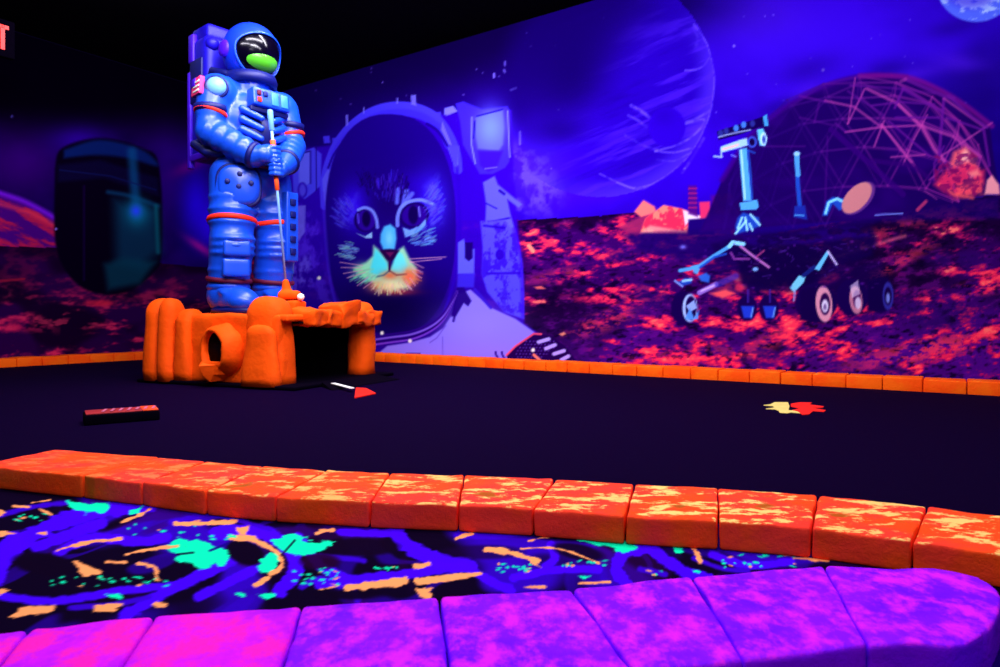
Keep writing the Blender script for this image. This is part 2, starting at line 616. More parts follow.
for pts, w, a in (([(540, 50), (575, 100), (590, 130), (605, 190), (612, 240), (608, 300), (600, 350), (580, 410), (550, 470), (510, 525), (460, 570), (405, 605), (350, 630), (290, 612), (210, 575)], 5, .8),
                  ([(510, 212), (545, 210), (575, 195), (592, 170)], 6, .9), ([(600, 350), (560, 375), (510, 395)], 10, .7), ([(510, 400), (575, 385), (550, 430), (490, 470), (405, 495)], 9, .8),
                  ([(405, 495), (470, 500), (530, 485)], 7, .8), ([(320, 335), (350, 352), (388, 378)], 14, .8), ([(310, 370), (340, 385), (372, 408)], 10, .6),
                  ([(410, 525), (470, 530), (520, 505)], 6, .5), ([(270, 605), (330, 625), (400, 610)], 7, .8), ([(540, 60), (555, 100), (545, 130)], 14, .25), ([(300, 440), (360, 475), (420, 490)], 10, .35),
                  ([(500, 570), (540, 510), (575, 450)], 12, .45)):
    p.line(z8(pts), w / 3.51 * .8, (112, 84, 255), a * .8, 1.3, None, True, lambda x, y: .35 + .65 * sm(fbm(x / 7, y / 7, 3, .6, 13), .36, .6))
p.ell(667, 127, 18.5, 19.5, (36, 0, 184), 1, 1.5)
p.glow(664, 116, 12, 10, (26, 0, 150), .5)
# pale world in the top corner
p.ell(976, -16, 40, 38, (74, 96, 240), 1, 1.2, 0, MOON)
p.ell(976, -16, 39, 37, (168, 196, 255), .8, 1.5, 0, None, lambda x, y: sm(fbm(x / 12, y / 7, 4, .6, 6), .45, .62))
p.ell(970, -24, 34, 32, (50, 30, 210), .6, 6)

# far ridge and ground
def ground_y(x):
    return np.interp(x, [240, 515, 600, 640, 700, 760, 870, 930, 1000, 1200], [222, 220, 216, 212, 232, 236, 216, 206, 194, 160])
gy = ground_y(X)
g = np.nonzero(Y > gy)[0]
gx, gyy = X[g], Y[g]
dpt = np.clip((gyy - gy[g]) / 150, 0, 1)
fx = 16 + 46 * dpt; fy = 5 + 14 * dpt
slope = gyy + (gx - 700) * .02 + np.maximum(gx - 780, 0) * .14
gn = fbm(gx / 42, slope / 13, 5, .6, 21)
gn2 = fbm(gx / 16, slope / 7.5, 4, .65, 25)
gn3 = fbm(gx / 110, slope / 46, 3, .5, 27)
gn4 = fbm(gx / 7, slope / 3.6, 3, .6, 29)
p.put(g, np.ones(len(g)), (22, 0, 46))
p.put(g, sm(gn3, .36, .62) * .7, (60, 0, 110))
p.put(g, sm(gn2, .45, .7) * .55, (104, 8, 132))
p.put(g, sm(dpt, .55, 1) * .45, (88, 10, 168))
mixn = gn * .45 + gn2 * .35 + gn4 * .2
red = sm(mixn, .49, .60) * sm(gn3, .30, .58)
p.put(g, red * (.45 + .55 * sm(gx, 480, 620)) * .95, (206, 14, 78))
hot = sm(mixn, .555, .64) * sm(gn3, .36, .6)
p.put(g, hot * .95, (255, 54, 86))
p.put(g, sm(mixn, .63, .70) * .8, (255, 120, 104))
p.put(g, sm(gn2 * .6 + gn4 * .4, .43, .28) * .85, (10, 0, 32))
p.put(g, sm(gn4, .42, .25) * .6, (16, 0, 44))
for cx, cy, rx, ry, rot, a in ((602, 322, 34, 9, -.35, .5), (560, 275, 26, 5, -.2, .5), (780, 335, 40, 9, -.5, .45), (905, 355, 60, 12, -.2, .5), (985, 287, 26, 6, -.15, .8), (850, 240, 46, 5, -.2, .6),
                               (900, 262, 34, 4, -.5, .6), (722, 286, 14, 5, .1, .8), (950, 345, 40, 10, -.2, .5), (690, 355, 60, 9, -.1, .35), (940, 215, 50, 7, -.12, .55)):
    p.ell(cx, cy, rx, ry, (255, 54, 84), a, 6, rot, None, lambda x, y: sm(fbm(x / 11, y / 4.5, 4, .66, 33), .42, .56))
for cx, cy, rx, ry in ((650, 300, 30, 18), (760, 355, 26, 9), (880, 372, 50, 7), (700, 372, 24, 8), (930, 312, 46, 14), (560, 345, 12, 8), (960, 260, 30, 9), (640, 255, 40, 8)):
    p.ell(cx, cy, rx, ry, (40, 4, 96), .6, 5, 0, None, lambda x, y: sm(fbm(x / 12, y / 7, 3, .6, 35), .36, .55))
p.line([(529, 246), (533, 251)], 4, (255, 150, 120), .9)
p.poly([(559, 334), (564, 332), (566, 334), (562, 336)], (255, 150, 120), .8)
p.poly([(534, 287), (541, 286), (546, 289), (537, 289)], (255, 110, 96), .8)
p.line([(790, 262), (830, 258), (870, 246), (905, 236)], 3, (255, 110, 130), .5, 2, None, True)

# lit rocks and outpost before the dome
zr = T(500, 190, 3.335)
p.poly(zr([(395, 125), (430, 105), (480, 85), (520, 60), (500, 140), (440, 150)]), (150, 30, 90), .9, 2, ROCKS)
p.poly(zr([(448, 72), (478, 34), (515, 55), (520, 75), (470, 90)]), (255, 110, 110), 1, 1.5, ROCKS)
p.poly(zr([(468, 142), (485, 95), (545, 50), (605, 62), (690, 95), (630, 102), (624, 146)]), (255, 120, 108), 1, 1.2, ROCKS)
p.poly(zr([(468, 142), (485, 95), (545, 50), (605, 62), (690, 95), (630, 102), (624, 146)]), (214, 30, 80), .9, 1.2, None, lambda x, y: sm(fbm(x / 7, y / 8, 4, .6, 41), .42, .58))
p.poly(zr([(610, 66), (688, 94), (632, 102), (618, 120)]), (235, 226, 255), .9, 1.2)
p.poly(zr([(475, 138), (500, 118), (560, 128), (620, 140), (470, 144)]), (255, 190, 170), .6, 2)
p.poly(zr([(628, -15), (655, -15), (660, 90), (628, 80)]), (74, 6, 120), .9, 1.5, ROCKS)
for k in range(5):
    p.line(zr([(630, -5 + k * 16), (656, -5 + k * 16)]), 1.6, (190, 30, 110), .6)
p.poly(zr([(664, 40), (700, 38), (702, 95), (668, 97)]), (222, 44, 100), .95, 1.2, ROCKS)
p.poly(zr([(705, 20), (760, 15), (800, 40), (790, 150), (706, 150)]), (90, 6, 120), .8, 3, ROCKS)
for q in range(26):
    p.ell(random.uniform(714, 742), random.uniform(194, 232), random.uniform(1.5, 4), random.uniform(1.5, 3.5), (214, 30, 96), random.uniform(.3, .8), 1.2)
p.poly(zr([(628, 98), (712, 92), (714, 150), (628, 150)]), (24, 0, 104), 1, 1.5, ROCKS)
p.poly([(620, 234), (700, 230), (1000, 196), (1000, 218), (880, 222), (760, 252), (690, 262), (640, 250)], (22, 0, 92), .8, 4)
p.glow(683, 247, 3, 2, (120, 120, 255), .8)

# geodesic dome
zd = T(800, 60, 4.17)
dome = [(700, 232), (722, 180), (752, 134), (790, 104), (830, 84), (870, 75), (906, 77), (940, 90), (966, 106), (990, 126), (994, 160), (1000, 192), (940, 206), (880, 218), (800, 224)]
p.poly(dome, (24, 0, 84), .96, 1.5, DOME)
p.poly(dome, (44, 0, 120), .5, 3, None, lambda x, y: sm(fbm(x / 60, y / 40, 3, .5, 51), .45, .7))
p.line([(722, 180), (752, 134), (790, 104), (830, 84), (870, 75), (906, 77)], 5, (52, 0, 120), .8, 2, None, True)
p.line([(860, 76), (906, 77), (940, 90), (966, 106), (992, 126)], 5, (112, 10, 128), .75, 2, None, True)
bmd = bmesh.new(); bmesh.ops.create_icosphere(bmd, subdivisions=3, radius=1.0)
RT = Matrix.Rotation(.55, 3, 'X') @ Matrix.Rotation(.35, 3, 'Z')
for e_ in bmd.edges:
    a3, b3 = RT @ e_.verts[0].co, RT @ e_.verts[1].co
    if max(a3.z, b3.z) < -.02 or max(a3.z, b3.z) < 0: continue
    q0 = (862 + 138 * a3.x, 226 - 150 * a3.z); q1 = (862 + 138 * b3.x, 226 - 150 * b3.z)
    mxx = (q0[0] + q1[0]) / 2
    if q0[1] > 222 - (mxx - 860) * .2 or q1[1] > 222 - (mxx - 860) * .2: continue
    t_ = min(1, max(0, (mxx - 770) / 190))
    front = a3.y < 0
    p.line([q0, q1], 2.0 if front else 1.5, (40 + 108 * t_, 4 + 30 * t_, 116 + 30 * t_), (.75 if front else .45) * (.35 + .6 * t_), .9)
bmd.free()
LIT = (180, 58, 160); DIM = (96, 16, 142)
for pts, w, c, a in (
        ([(230, 75), (200, 265)], 6, LIT, .75), ([(270, 120), (200, 265)], 7, LIT, .8), ([(280, 120), (405, 180)], 13, LIT, .75), ([(405, 180), (510, 280), (560, 370), (600, 420)], 14, LIT, .95),
        ([(105, 170), (225, 195), (340, 280)], 10, LIT, .7), ([(340, 270), (440, 395), (475, 440)], 11, LIT, .95), ([(350, 255), (310, 360)], 8, LIT, .8), ([(190, 300), (340, 280), (510, 272)], 9, LIT, .8),
        ([(430, 120), (395, 200)], 10, DIM, .9), ([(430, 435), (470, 340), (530, 230)], 7, LIT, .85), ([(380, 405), (520, 395)], 8, LIT, .75), ([(600, 160), (580, 400)], 13, DIM, .95),
        ([(510, 275), (640, 320), (740, 400)], 12, LIT, .75), ([(590, 400), (690, 335), (800, 262)], 8, LIT, .8), ([(600, 160), (770, 280)], 10, LIT, .75), ([(620, 150), (720, 240), (780, 280)], 14, DIM, .9),
        ([(440, 80), (600, 150), (640, 160)], 16, DIM, .9), ([(300, 190), (420, 175), (560, 185)], 9, DIM, .8), ([(400, 240), (580, 240)], 9, DIM, .9), ([(610, 240), (760, 290)], 10, DIM, .9),
        ([(430, 120), (590, 215)], 14, DIM, .8), ([(370, 255), (540, 400)], 9, DIM, .9), ([(765, 285), (790, 440)], 12, DIM, .9), ([(610, 250), (700, 360), (750, 400)], 13, LIT, .5),
        ([(200, 130), (350, 230)], 9, DIM, .6), ([(0, 150), (110, 175)], 10, DIM, .6), ([(80, 180), (60, 260)], 9, DIM, .45), ([(150, 265), (190, 300)], 9, DIM, .7), ([(0, 240), (150, 275)], 9, DIM, .4),
        ([(130, 290), (300, 440), (430, 560)], 24, (46, 0, 110), .9), ([(115, 320), (105, 600)], 8, (70, 8, 126), .6), ([(300, 420), (470, 440), (640, 570)], 20, (44, 0, 104), .8),
        ([(520, 545), (570, 580)], 6, LIT, .6), ([(490, 625), (525, 590)], 14, (220, 60, 110), .8), ([(-150, 360), (20, 360)], 8, DIM, .4), ([(210, 105), (420, 120), (560, 140)], 10, DIM, .6),
        ([(560, 500), (560, 430), (600, 360)], 9, DIM, .8), ([(540, 500), (590, 460)], 7, LIT, .6), ([(420, 90), (440, 80)], 14, LIT, .5)):
    p.line(zd(pts), w / 4.17, c, a * .85, 1.0)
for pts, c, a in (([(620, 450), (640, 380), (690, 362), (730, 400), (745, 450), (690, 460)], (255, 96, 110), .9), ([(560, 520), (600, 460), (700, 430), (770, 460), (765, 540), (640, 580)], (224, 40, 96), .9), ([(640, 580), (660, 520), (760, 505), (765, 560)], (255, 84, 98), .7)):
    p.poly(zd(pts), c, a, 4, DOME, lambda x, y: .45 + .55 * sm(fbm(x / 6, y / 5, 4, .62, 57), .36, .58))
p.poly(zd([(665, 400), (690, 372), (715, 398), (700, 425), (672, 425)]), (255, 190, 180), .75, 3); p.poly(zd([(700, 470), (740, 455), (755, 480), (715, 490)]), (255, 150, 140), .7, 3); p.line(zd([(580, 520), (640, 560), (720, 575)]), 3, (255, 90, 90), .7, 2)
p.poly(zd([(770, 560), (780, 500), (800, 480), (830, 520), (834, 560)]), (255, 160, 170), .9, 1.5, DOME)
p.poly(zd([(560, 400), (700, 370), (790, 440), (770, 560), (640, 580), (560, 520)]), (120, 8, 90), .8, 1.5, None, lambda x, y: sm(fbm(x / 10, y / 8, 3, .6, 55), .55, .66))

# six-wheeled rover
def dash(a_, b_): return [(a_, b_), (a_ + random.uniform(-8, 8), b_ + random.uniform(-3, 3))]
RV = (38, 6, 120); CY_ = (74, 160, 236); CYD = (26, 70, 190); NAVY = (14, 0, 72)
zm = T(700, 100, 4.76); zl = T(660, 220, 6.06); zw = T(770, 170, 4.17)
p.poly([(712, 244), (760, 234), (868, 224), (878, 238), (872, 256), (842, 268), (800, 292), (748, 292), (738, 270), (716, 262)], (16, 0, 66), .93, 4, ROVER, lambda x, y: .72 + .28 * sm(fbm(x / 9, y / 7, 3, .6, 43), .3, .5))
p.poly([(740, 238), (862, 226), (870, 236), (760, 250)], (30, 0, 112), .7, 3, None, lambda x, y: sm(fbm(x / 14, y / 6, 3, .6, 45), .35, .6))
p.poly([(700, 262), (745, 252), (752, 290), (705, 300)], (26, 0, 84), .5, 6)
p.poly([(800, 270), (880, 260), (890, 292), (800, 300)], (20, 0, 72), .7, 6)
p.poly([(735, 250), (800, 244), (834, 258), (812, 284), (770, 288), (742, 284)], (13, 0, 58), .85, 4, ROVER)
for q in range(30):
    p.line(dash(random.uniform(736, 846), random.uniform(238, 282)), 1.2, (66, 26, 140), .5)
# mast
p.poly(zm([(185, 235), (222, 228), (246, 478), (206, 482)]), CY_, 1, .8, ROVER)
p.line(zm([(228, 240), (238, 320), (248, 470)]), 2.2, CYD, .8)
p.line(zm([(196, 240), (214, 470)]), 2.0, (170, 226, 255), .8)
p.poly(zm([(188, 490), (272, 474), (280, 508), (268, 522), (194, 524)]), CY_, 1, .8, ROVER)
p.poly(zm([(180, 560), (205, 535), (280, 560), (286, 600), (240, 618), (170, 640), (168, 600)]), CYD, .95, 1.5, ROVER)
for a_, b_2 in (((200, 560), (180, 610)), ((220, 575), (170, 635)), ((240, 545), (285, 595)), ((215, 560), (225, 620)), ((236, 590), (250, 620))):
    p.line(zm([a_, b_2]), 2.2, (150, 226, 255), .9)
p.poly(zm([(98, 222), (200, 186), (222, 182), (232, 214), (180, 230), (104, 250), (96, 240)]), (150, 196, 255), 1, .8, ROVER)
p.line(zm([(110, 234), (180, 214)]), 2.4, (255, 170, 150), .7)
p.poly(zm([(80, 150), (150, 128), (250, 96), (300, 78), (318, 70), (326, 126), (280, 130), (200, 162), (90, 190)]), NAVY, 1, .8, ROVER)
for k, (cx, cy) in enumerate(((98, 158), (125, 148), (172, 134), (208, 118), (250, 112))):
    p.ell(*zm([(cx, cy)])[0], 2.6, 3.2, (60, 120, 240) if k in (2, 3) else (36, 40, 140), .95)
p.line(zm([(90, 176), (150, 160), (240, 142)]), 1.5, (170, 200, 255), .7)
p.poly(zm([(300, 78), (318, 68), (326, 124), (306, 124)]), (60, 150, 226), 1, .8, ROVER)
p.ell(*zm([(248, 200)])[0], 4.8, 5.8, (50, 70, 200), 1, .8, 0, ROVER)
p.ell(*zm([(248, 200)])[0], 2.8, 3.6, (16, 0, 60), 1)
p.poly(zm([(272, 140), (300, 136), (318, 180), (312, 218), (286, 216), (276, 180)]), (90, 190, 250), 1, .8, ROVER)
p.ell(*zm([(302, 186)])[0], 3.2, 6.6, (180, 226, 255), 1)
p.ell(*zm([(304, 188)])[0], 1.6, 4.2, (40, 60, 170), 1)
p.line(zm([(100, 250), (104, 272), (68, 268)]), 1.8, (150, 190, 255), .9)
p.line(zm([(150, 262), (170, 270)]), 1.5, (120, 140, 255), .7)
p.line(zm([(230, 240), (260, 252)]), 1.8, CYD, .8)
# second mast
p.line(zw([(112, -70), (116, 60), (124, 150)]), 4.2, CYD, 1, .8, ROVER)
p.line(zw([(112, -60), (113, -30), (117, 20)]), 4.8, CY_, .9)
p.poly(zw([(102, 150), (146, 148), (156, 208), (98, 196)]), (24, 40, 160), .95, 1, ROVER)
p.line(zw([(104, 188), (140, 190)]), 1.6, CY_, .8)
p.ell(*zw([(112, -68)])[0], 3.2, 2.2, (140, 200, 255), 1)
# dish
p.poly(zw([(218, 190), (235, 130), (262, 112), (310, 120), (318, 150), (290, 170), (262, 140), (240, 190)]), CYD, 1, 1, ROVER)
p.line(zw([(232, 180), (245, 135), (280, 120), (300, 130)]), 2.6, (130, 220, 255), .95)
p.ell(*zw([(372, 118)])[0], 20, 11, (92, 40, 130), 1, .8, -.82, ROVER)
p.ell(*zw([(362, 116)])[0], 19, 10.4, (196, 120, 130), 1, .8, -.82, ROVER)
p.line(zw([(440, 188), (480, 184), (552, 182)]), 1.6, (110, 130, 240), .8)
# arm and suspension
p.line(zl([(122, 306), (180, 296), (240, 278), (320, 222), (420, 160), (440, 138)]), 3.6, CY_, .95, .8, ROVER)
p.line(zl([(240, 290), (330, 225), (400, 205)]), 2.2, CYD, .9)
p.line(zl([(420, 160), (440, 136), (505, 146)]), 4.0, (130, 210, 255), 1, .8, ROVER)
p.poly(zl([(188, 280), (230, 272), (240, 300), (226, 330), (206, 320)]), CY_, .95, .8, ROVER)
p.line(zl([(490, 160), (560, 215), (660, 286)]), 2.4, (190, 110, 200), .9, .7, ROVER)
p.line(zl([(585, 222), (630, 186)]), 2.0, (180, 60, 130), .7)
p.line(zl([(430, 200), (450, 235), (540, 236)]), 2.4, (150, 60, 170), .7)
p.poly(zl([(112, 375), (150, 352), (195, 352), (190, 384), (140, 398)]), CYD, .9, 1, ROVER)
p.line(zl([(90, 368), (136, 402)]), 1.8, (120, 160, 255), .9)
p.line(zl([(140, 370), (190, 362)]), 2.4, (150, 210, 255), .9)
p.poly(zl([(230, 340), (280, 320), (304, 340), (296, 380), (250, 370)]), (40, 100, 220), .9, 1.2, ROVER)
p.line(zl([(240, 440), (340, 390)]), 5.0, (150, 110, 220), .9, .9, ROVER)
p.line(zl([(250, 430), (330, 396)]), 1.6, (210, 180, 250), .8)
p.line(zl([(350, 390), (460, 340)]), 6, (50, 40, 180), .6, 1.5)
p.poly(zl([(300, 445), (400, 420), (455, 445), (380, 475)]), (255, 84, 90), .9, 2)
p.ell(*zl([(578, 298)])[0], 2.8, 2, (120, 180, 255), .9)
p.ell(*zl([(480, 408)])[0], 4.2, 4, (214, 40, 84), .8, 2)
# wheels
for cx, cy, rx, ry, rim, a in ((683, 308, 12, 17, (150, 190, 255), 1), (747, 308, 10, 13, (28, 10, 120), 1), (769, 308, 10, 13, (28, 10, 120), 1), (816, 303, 21, 19, None, 1), (852, 297, 16, 18, None, 1), (880, 296, 14, 17, None, 1)):
    p.ell(cx, cy, rx, ry, (20, 0, 72), 1, 1.2, 0, ROVER)
p.poly([(800, 290), (824, 284), (824, 324), (800, 320)], (18, 0, 66), 1, 2, ROVER)
p.poly([(868, 280), (888, 278), (890, 310), (868, 312)], (16, 0, 64), 1, 2, ROVER)
p.ell(690, 308, 7.4, 14, (160, 190, 255), 1, .8, 0, ROVER); p.ell(691, 308, 5.6, 12, (20, 0, 70), 1)
p.poly([(686, 306), (694, 300), (697, 308), (690, 312)], (140, 170, 250), .95)
p.poly([(685, 318), (690, 308), (694, 318), (699, 310), (698, 319), (687, 320)], (80, 150, 250), .9)
for cx in (748, 770):
    p.poly([(cx - 7, 306), (cx + 6, 306), (cx + 4, 318), (cx - 4, 318)], (30, 60, 220), .9, 1.2)
    p.line([(cx + 5, 308), (cx + 3, 317)], 1.4, (110, 170, 255), .8)
    p.line([(cx, 290), (cx, 302)], 2, (60, 30, 160), .7)
p.ell(824, 304, 8.2, 18, (214, 140, 170), 1, .8, -.08, ROVER); p.ell(825, 304, 5.2, 11, (40, 4, 70), 1); p.ell(825, 306, 3.2, 6.5, (222, 214, 250), .95); p.ell(825, 307, 1.4, 3, (90, 60, 130), .9)
p.ell(856, 300, 6.4, 14, (200, 120, 150), .9, .8, -.1, ROVER); p.ell(857, 299, 4.2, 9, (50, 6, 80), .8); p.ell(858, 303, 3, 6, (224, 210, 245), .8)
p.poly([(850, 286), (858, 280), (860, 294), (852, 298)], (220, 200, 240), .6)
p.ell(888, 296, 5.4, 14, (44, 40, 150), .95, .8, 0, ROVER); p.ell(888, 296, 3.6, 9, (18, 0, 60), 1); p.ell(888, 298, 1.8, 5, (130, 150, 250), .8)
p.poly(zw([(82, 490), (120, 440), (148, 446), (140, 470), (100, 510)]), (110, 200, 240), 1, .8, ROVER)
p.line(zw([(140, 440), (185, 405)]), 4, (20, 30, 120), .9)
p.poly(zw([(186, 412), (238, 336), (248, 345), (206, 420)]), (96, 190, 246), 1, .8, ROVER)
p.line(zw([(242, 340), (278, 394)]), 2.0, (200, 190, 255), .95)
p.line(zw([(104, 500), (100, 545)]), 1.8, (150, 150, 220), .8)
for q in range(60):
    p.ell(random.uniform(705, 880), random.uniform(235, 290), random.uniform(.6, 2.2), random.uniform(.5, 1.4), (86, 20, 150), random.uniform(.2, .6))

# cat in a space suit
zc = T(270, 80, 2.3); zf = T(320, 160, 4.45); zs_ = T(430, 220, 4.45); zh = T(280, 80, 4.447); zb = T(440, 90, 4.764)
SU = (64, 50, 250); SU2 = (112, 104, 255); SUD = (38, 0, 190)
def folds(x, y): return sm(fbm(x / 7, y / 11, 4, .6, 61), .36, .66)
# shoulders / dark mass behind
p.poly(zc([(0, 180), (60, 160), (140, 150), (200, 90), (300, 55), (400, 80), (470, 70), (555, 70), (560, 200), (575, 400), (585, 560), (640, 600), (660, 640), (0, 620)]), (42, 0, 188), .92, 2, CAT)
# left arm and left lamp
p.poly(zc([(30, 300), (80, 285), (112, 330), (120, 420), (140, 470), (150, 560), (40, 560), (20, 420)]), (78, 34, 240), .9, 3, None, folds)
p.poly(zc([(60, 290), (82, 288), (80, 350), (66, 370), (56, 340)]), SU2, .8, 1)
p.poly(zc([(45, 430), (90, 400), (95, 470), (60, 490)]), SU2, .55, 3, None, folds)
p.poly(zh([(75, 330), (150, 300), (185, 330), (180, 470), (150, 500), (110, 530), (60, 500), (55, 400)]), (66, 62, 250), .95, 1, CAT)
p.poly(zh([(82, 336), (132, 318), (132, 455), (118, 470), (84, 455)]), (92, 96, 255), .9, 1)
p.line(zh([(78, 330), (136, 316), (136, 460)]), 1.2, (20, 0, 110), .9); p.line(zh([(160, 300), (162, 490)]), 1.4, (26, 0, 120), .8)
p.ell(*zh([(100, 490)])[0], 5, 8, (40, 10, 190), .9); p.ell(*zh([(100, 490)])[0], 3, 6, (84, 80, 255), .7)
p.poly(zh([(192, 250), (220, 248), (224, 280), (196, 282)]), SU, .95)
p.poly(zh([(232, 258), (258, 256), (250, 290), (234, 290)]), SU, .9)
# helmet band
p.line(zh([(200, 560), (196, 470), (205, 410), (225, 345), (255, 280), (310, 210), (380, 155), (450, 125), (520, 115), (600, 122), (670, 150), (720, 195), (760, 260), (785, 330), (792, 400)]), 8.5, SU, 1, .9, CAT, True)
p.line(zh([(240, 330), (300, 250), (390, 180), (470, 150), (560, 145), (640, 165), (710, 215), (750, 290)]), 7.5, (58, 40, 250), .95, 1.2, CAT, True)
p.line(zh([(215, 390), (240, 330), (290, 265), (330, 230)]), 2.2, (24, 0, 140), .9, .7, None, True)
p.line(zh([(480, 170), (540, 164), (600, 174)]), 1.2, (24, 0, 140), .9, .7, None, True)
p.line(zh([(655, 195), (700, 225), (745, 290)]), 3.2, (24, 0, 130), .9, .7, None, True)
p.poly(zh([(188, 440), (210, 400), (236, 400), (215, 480), (200, 560), (192, 520)]), (88, 84, 255), .9)
p.poly(zh([(745, 300), (795, 295), (792, 400), (775, 380)]), (88, 88, 255), .9)
for q in (([(292, 155), (302, 155), (304, 200), (294, 205)]), ([(582, 68), (604, 66), (606, 115), (584, 108)]), ([(518, 80), (525, 80), (525, 105), (518, 105)]), ([(370, 120), (376, 122), (374, 150), (370, 150)])):
    p.poly(zh(q), SU2, .85)
p.poly(zh([(730, 125), (770, 115), (790, 140), (740, 160)]), SU2, .9); p.poly(zh([(685, 145), (715, 142), (720, 190), (690, 180)]), SU, .9)
# glass
glass = []
for k in range(48):
    t = 2 * math.pi * k / 48
    ct, st = math.cos(t), math.sin(t)
    e = 2.35
    glass.append((390.5 + 65.5 * math.copysign(abs(ct) ** (2 / e), ct), 224 + 110 * math.copysign(abs(st) ** (2 / e), st) + 2 * ct))
p.poly(glass, (24, 0, 128), 1, 1.0, CAT)
p.glow(392, 308, 62, 34, (10, 0, 56), .9)
p.glow(390, 150, 55, 30, (18, 0, 112), .5)
p.line(zc([(430, 200), (436, 330), (428, 440), (400, 540)]), 3, (36, 0, 176), .8, 1.5, None, True)
p.line(zc([(122, 260), (128, 360), (140, 470), (165, 560)]), 3, (70, 40, 240), .5, 1.5, None, True)
# fur and face
def strokes(cx, cy, rx, ry, n, col, L, a=.7, w=1.0, noz=(389, 252)):
    for q_ in range(n):
        t_ = random.uniform(0, 2 * math.pi); r0 = math.sqrt(random.random())
        x0, y0 = cx + rx * r0 * math.cos(t_), cy + ry * r0 * math.sin(t_)
        dx, dy = x0 - noz[0], y0 - noz[1]; m_ = math.hypot(dx, dy) + 1e-6
        l_ = L * random.uniform(.5, 1.2); j_ = random.uniform(-.25, .25)
        c_ = [v_ * random.uniform(.75, 1.1) for v_ in col]
        p.line([(x0, y0), (x0 + (dx / m_ - dy / m_ * j_) * l_, y0 + (dy / m_ + dx / m_ * j_) * l_)], w, [min(255, v_) for v_ in c_], a * random.uniform(.5, 1), .6)
def fur(x, y): return .55 * sm(fbm((x + y * .5) / 6, (y - x * .3) / 11, 4, .55, 71), .30, .68)
p.glow(*zf([(150, 210)])[0], 15, 22, (46, 4, 246), .95); p.glow(*zf([(495, 190)])[0], 15, 26, (52, 22, 250), .95)
p.glow(*zf([(400, 120)])[0], 22, 14, (40, 0, 210), .6); p.glow(*zf([(310, 180)])[0], 20, 26, (20, 0, 96), .8)
p.poly(zf([(95, 175), (165, 150), (160, 290), (100, 300), (75, 260)]), (76, 72, 255), .8, 6, None, fur)
p.poly(zf([(470, 120), (520, 70), (540, 180), (540, 280), (500, 300), (480, 250), (510, 200)]), (84, 90, 255), .85, 6, None, fur)
for a_, b_2, w in (((348, 130), (342, 190), 17), ((385, 140), (372, 205), 24), ((410, 150), (395, 170), 18)):
    p.line(zf([a_, b_2]), w / 4.45, (92, 104, 255), .85, 1.4)
p.ell(*zf([(202, 268)])[0], 11.5, 12, (20, 0, 96), 1, 1); p.ell(*zf([(205, 268)])[0], 9.4, 10.5, (42, 4, 160), .9, 1.4); p.ell(*zf([(206, 262)])[0], 4.2, 8, (14, 0, 70), 1, 1.2)
p.ell(*zf([(420, 246)])[0], 15, 12.6, (18, 0, 90), 1, 1, -.25); p.ell(*zf([(420, 246)])[0], 12.6, 10.6, (40, 2, 150), .9, 1.4, -.25); p.ell(*zf([(415, 244)])[0], 5, 9.4, (14, 0, 76), 1, 1.2)
p.line(zf([(440, 210), (444, 250)]), 1.6, (120, 120, 255), .8); p.line(zf([(168, 240), (172, 280)]), 1.6, (90, 70, 255), .8)
p.line(zf([(170, 222), (200, 212), (232, 226), (250, 260), (256, 300)]), 3.0, (112, 132, 255), .95, .9, None, True)
p.poly(zf([(162, 326), (200, 340), (232, 320), (232, 348), (205, 348)]), (140, 190, 250), .95)
p.line(zf([(345, 292), (346, 250), (362, 210), (395, 186), (450, 178), (500, 196)]), 3.4, (110, 130, 255), .95, .9, None, True)
p.poly(zf([(368, 300), (400, 312), (440, 296), (472, 260), (470, 290), (430, 325), (380, 345)]), (110, 160, 255), .95, 1)
strokes(420, 237, 15, 9, 90, (96, 150, 236), 6, .75); strokes(350, 251, 9, 9, 60, (120, 180, 224), 6, .75)
strokes(346, 214, 10, 16, 70, (74, 66, 250), 8, .6); strokes(432, 206, 9, 20, 90, (84, 86, 252), 8, .6)
strokes(388, 190, 16, 12, 50, (60, 30, 220), 9, .6); strokes(368, 186, 8, 10, 26, (16, 0, 80), 9, .7); strokes(402, 190, 6, 10, 20, (16, 0, 80), 9, .7)
p.poly(zf([(270, 330), (285, 296), (312, 286), (336, 305), (340, 350), (332, 398), (282, 398), (268, 365)]), (70, 176, 250), 1, 1.6)
p.glow(*zf([(308, 350)])[0], 4, 8, (130, 220, 255), .7)
# muzzle
p.poly(zf([(238, 380), (262, 400), (300, 450), (310, 492), (330, 455), (352, 398), (372, 385), (398, 440), (430, 480), (425, 530), (380, 570), (310, 585), (250, 560), (195, 520), (150, 482), (205, 455), (236, 425)]), (150, 226, 190), 1, 2.2)
p.glow(*zf([(190, 490)])[0], 10, 7, (150, 240, 190), .8)
p.poly(zf([(246, 395), (268, 415), (298, 460), (300, 492), (255, 512), (220, 500), (235, 440)]), (70, 232, 250), .95, 2); p.poly(zf([(346, 405), (368, 420), (390, 470), (372, 502), (322, 502), (318, 485), (330, 440)]), (96, 240, 250), .95, 2)
p.glow(*zf([(400, 520)])[0], 9, 9, (255, 96, 60), .95); p.glow(*zf([(312, 515)])[0], 9, 5, (226, 100, 60), .9); p.glow(*zf([(310, 560)])[0], 15, 6, (255, 230, 170), .95)
p.glow(*zf([(250, 560)])[0], 9, 5, (255, 140, 80), .6); p.glow(*zf([(340, 588)])[0], 18, 3, (200, 40, 50), .6)
p.poly(zf([(264, 402), (310, 396), (354, 402), (330, 440), (310, 455), (292, 440)]), (36, 0, 66), 1, 1.2)
p.line(zf([(310, 450), (309, 492)]), 2.6, (50, 10, 80), .95); p.poly(zf([(292, 410), (330, 410), (312, 432)]), (110, 20, 90), .8)
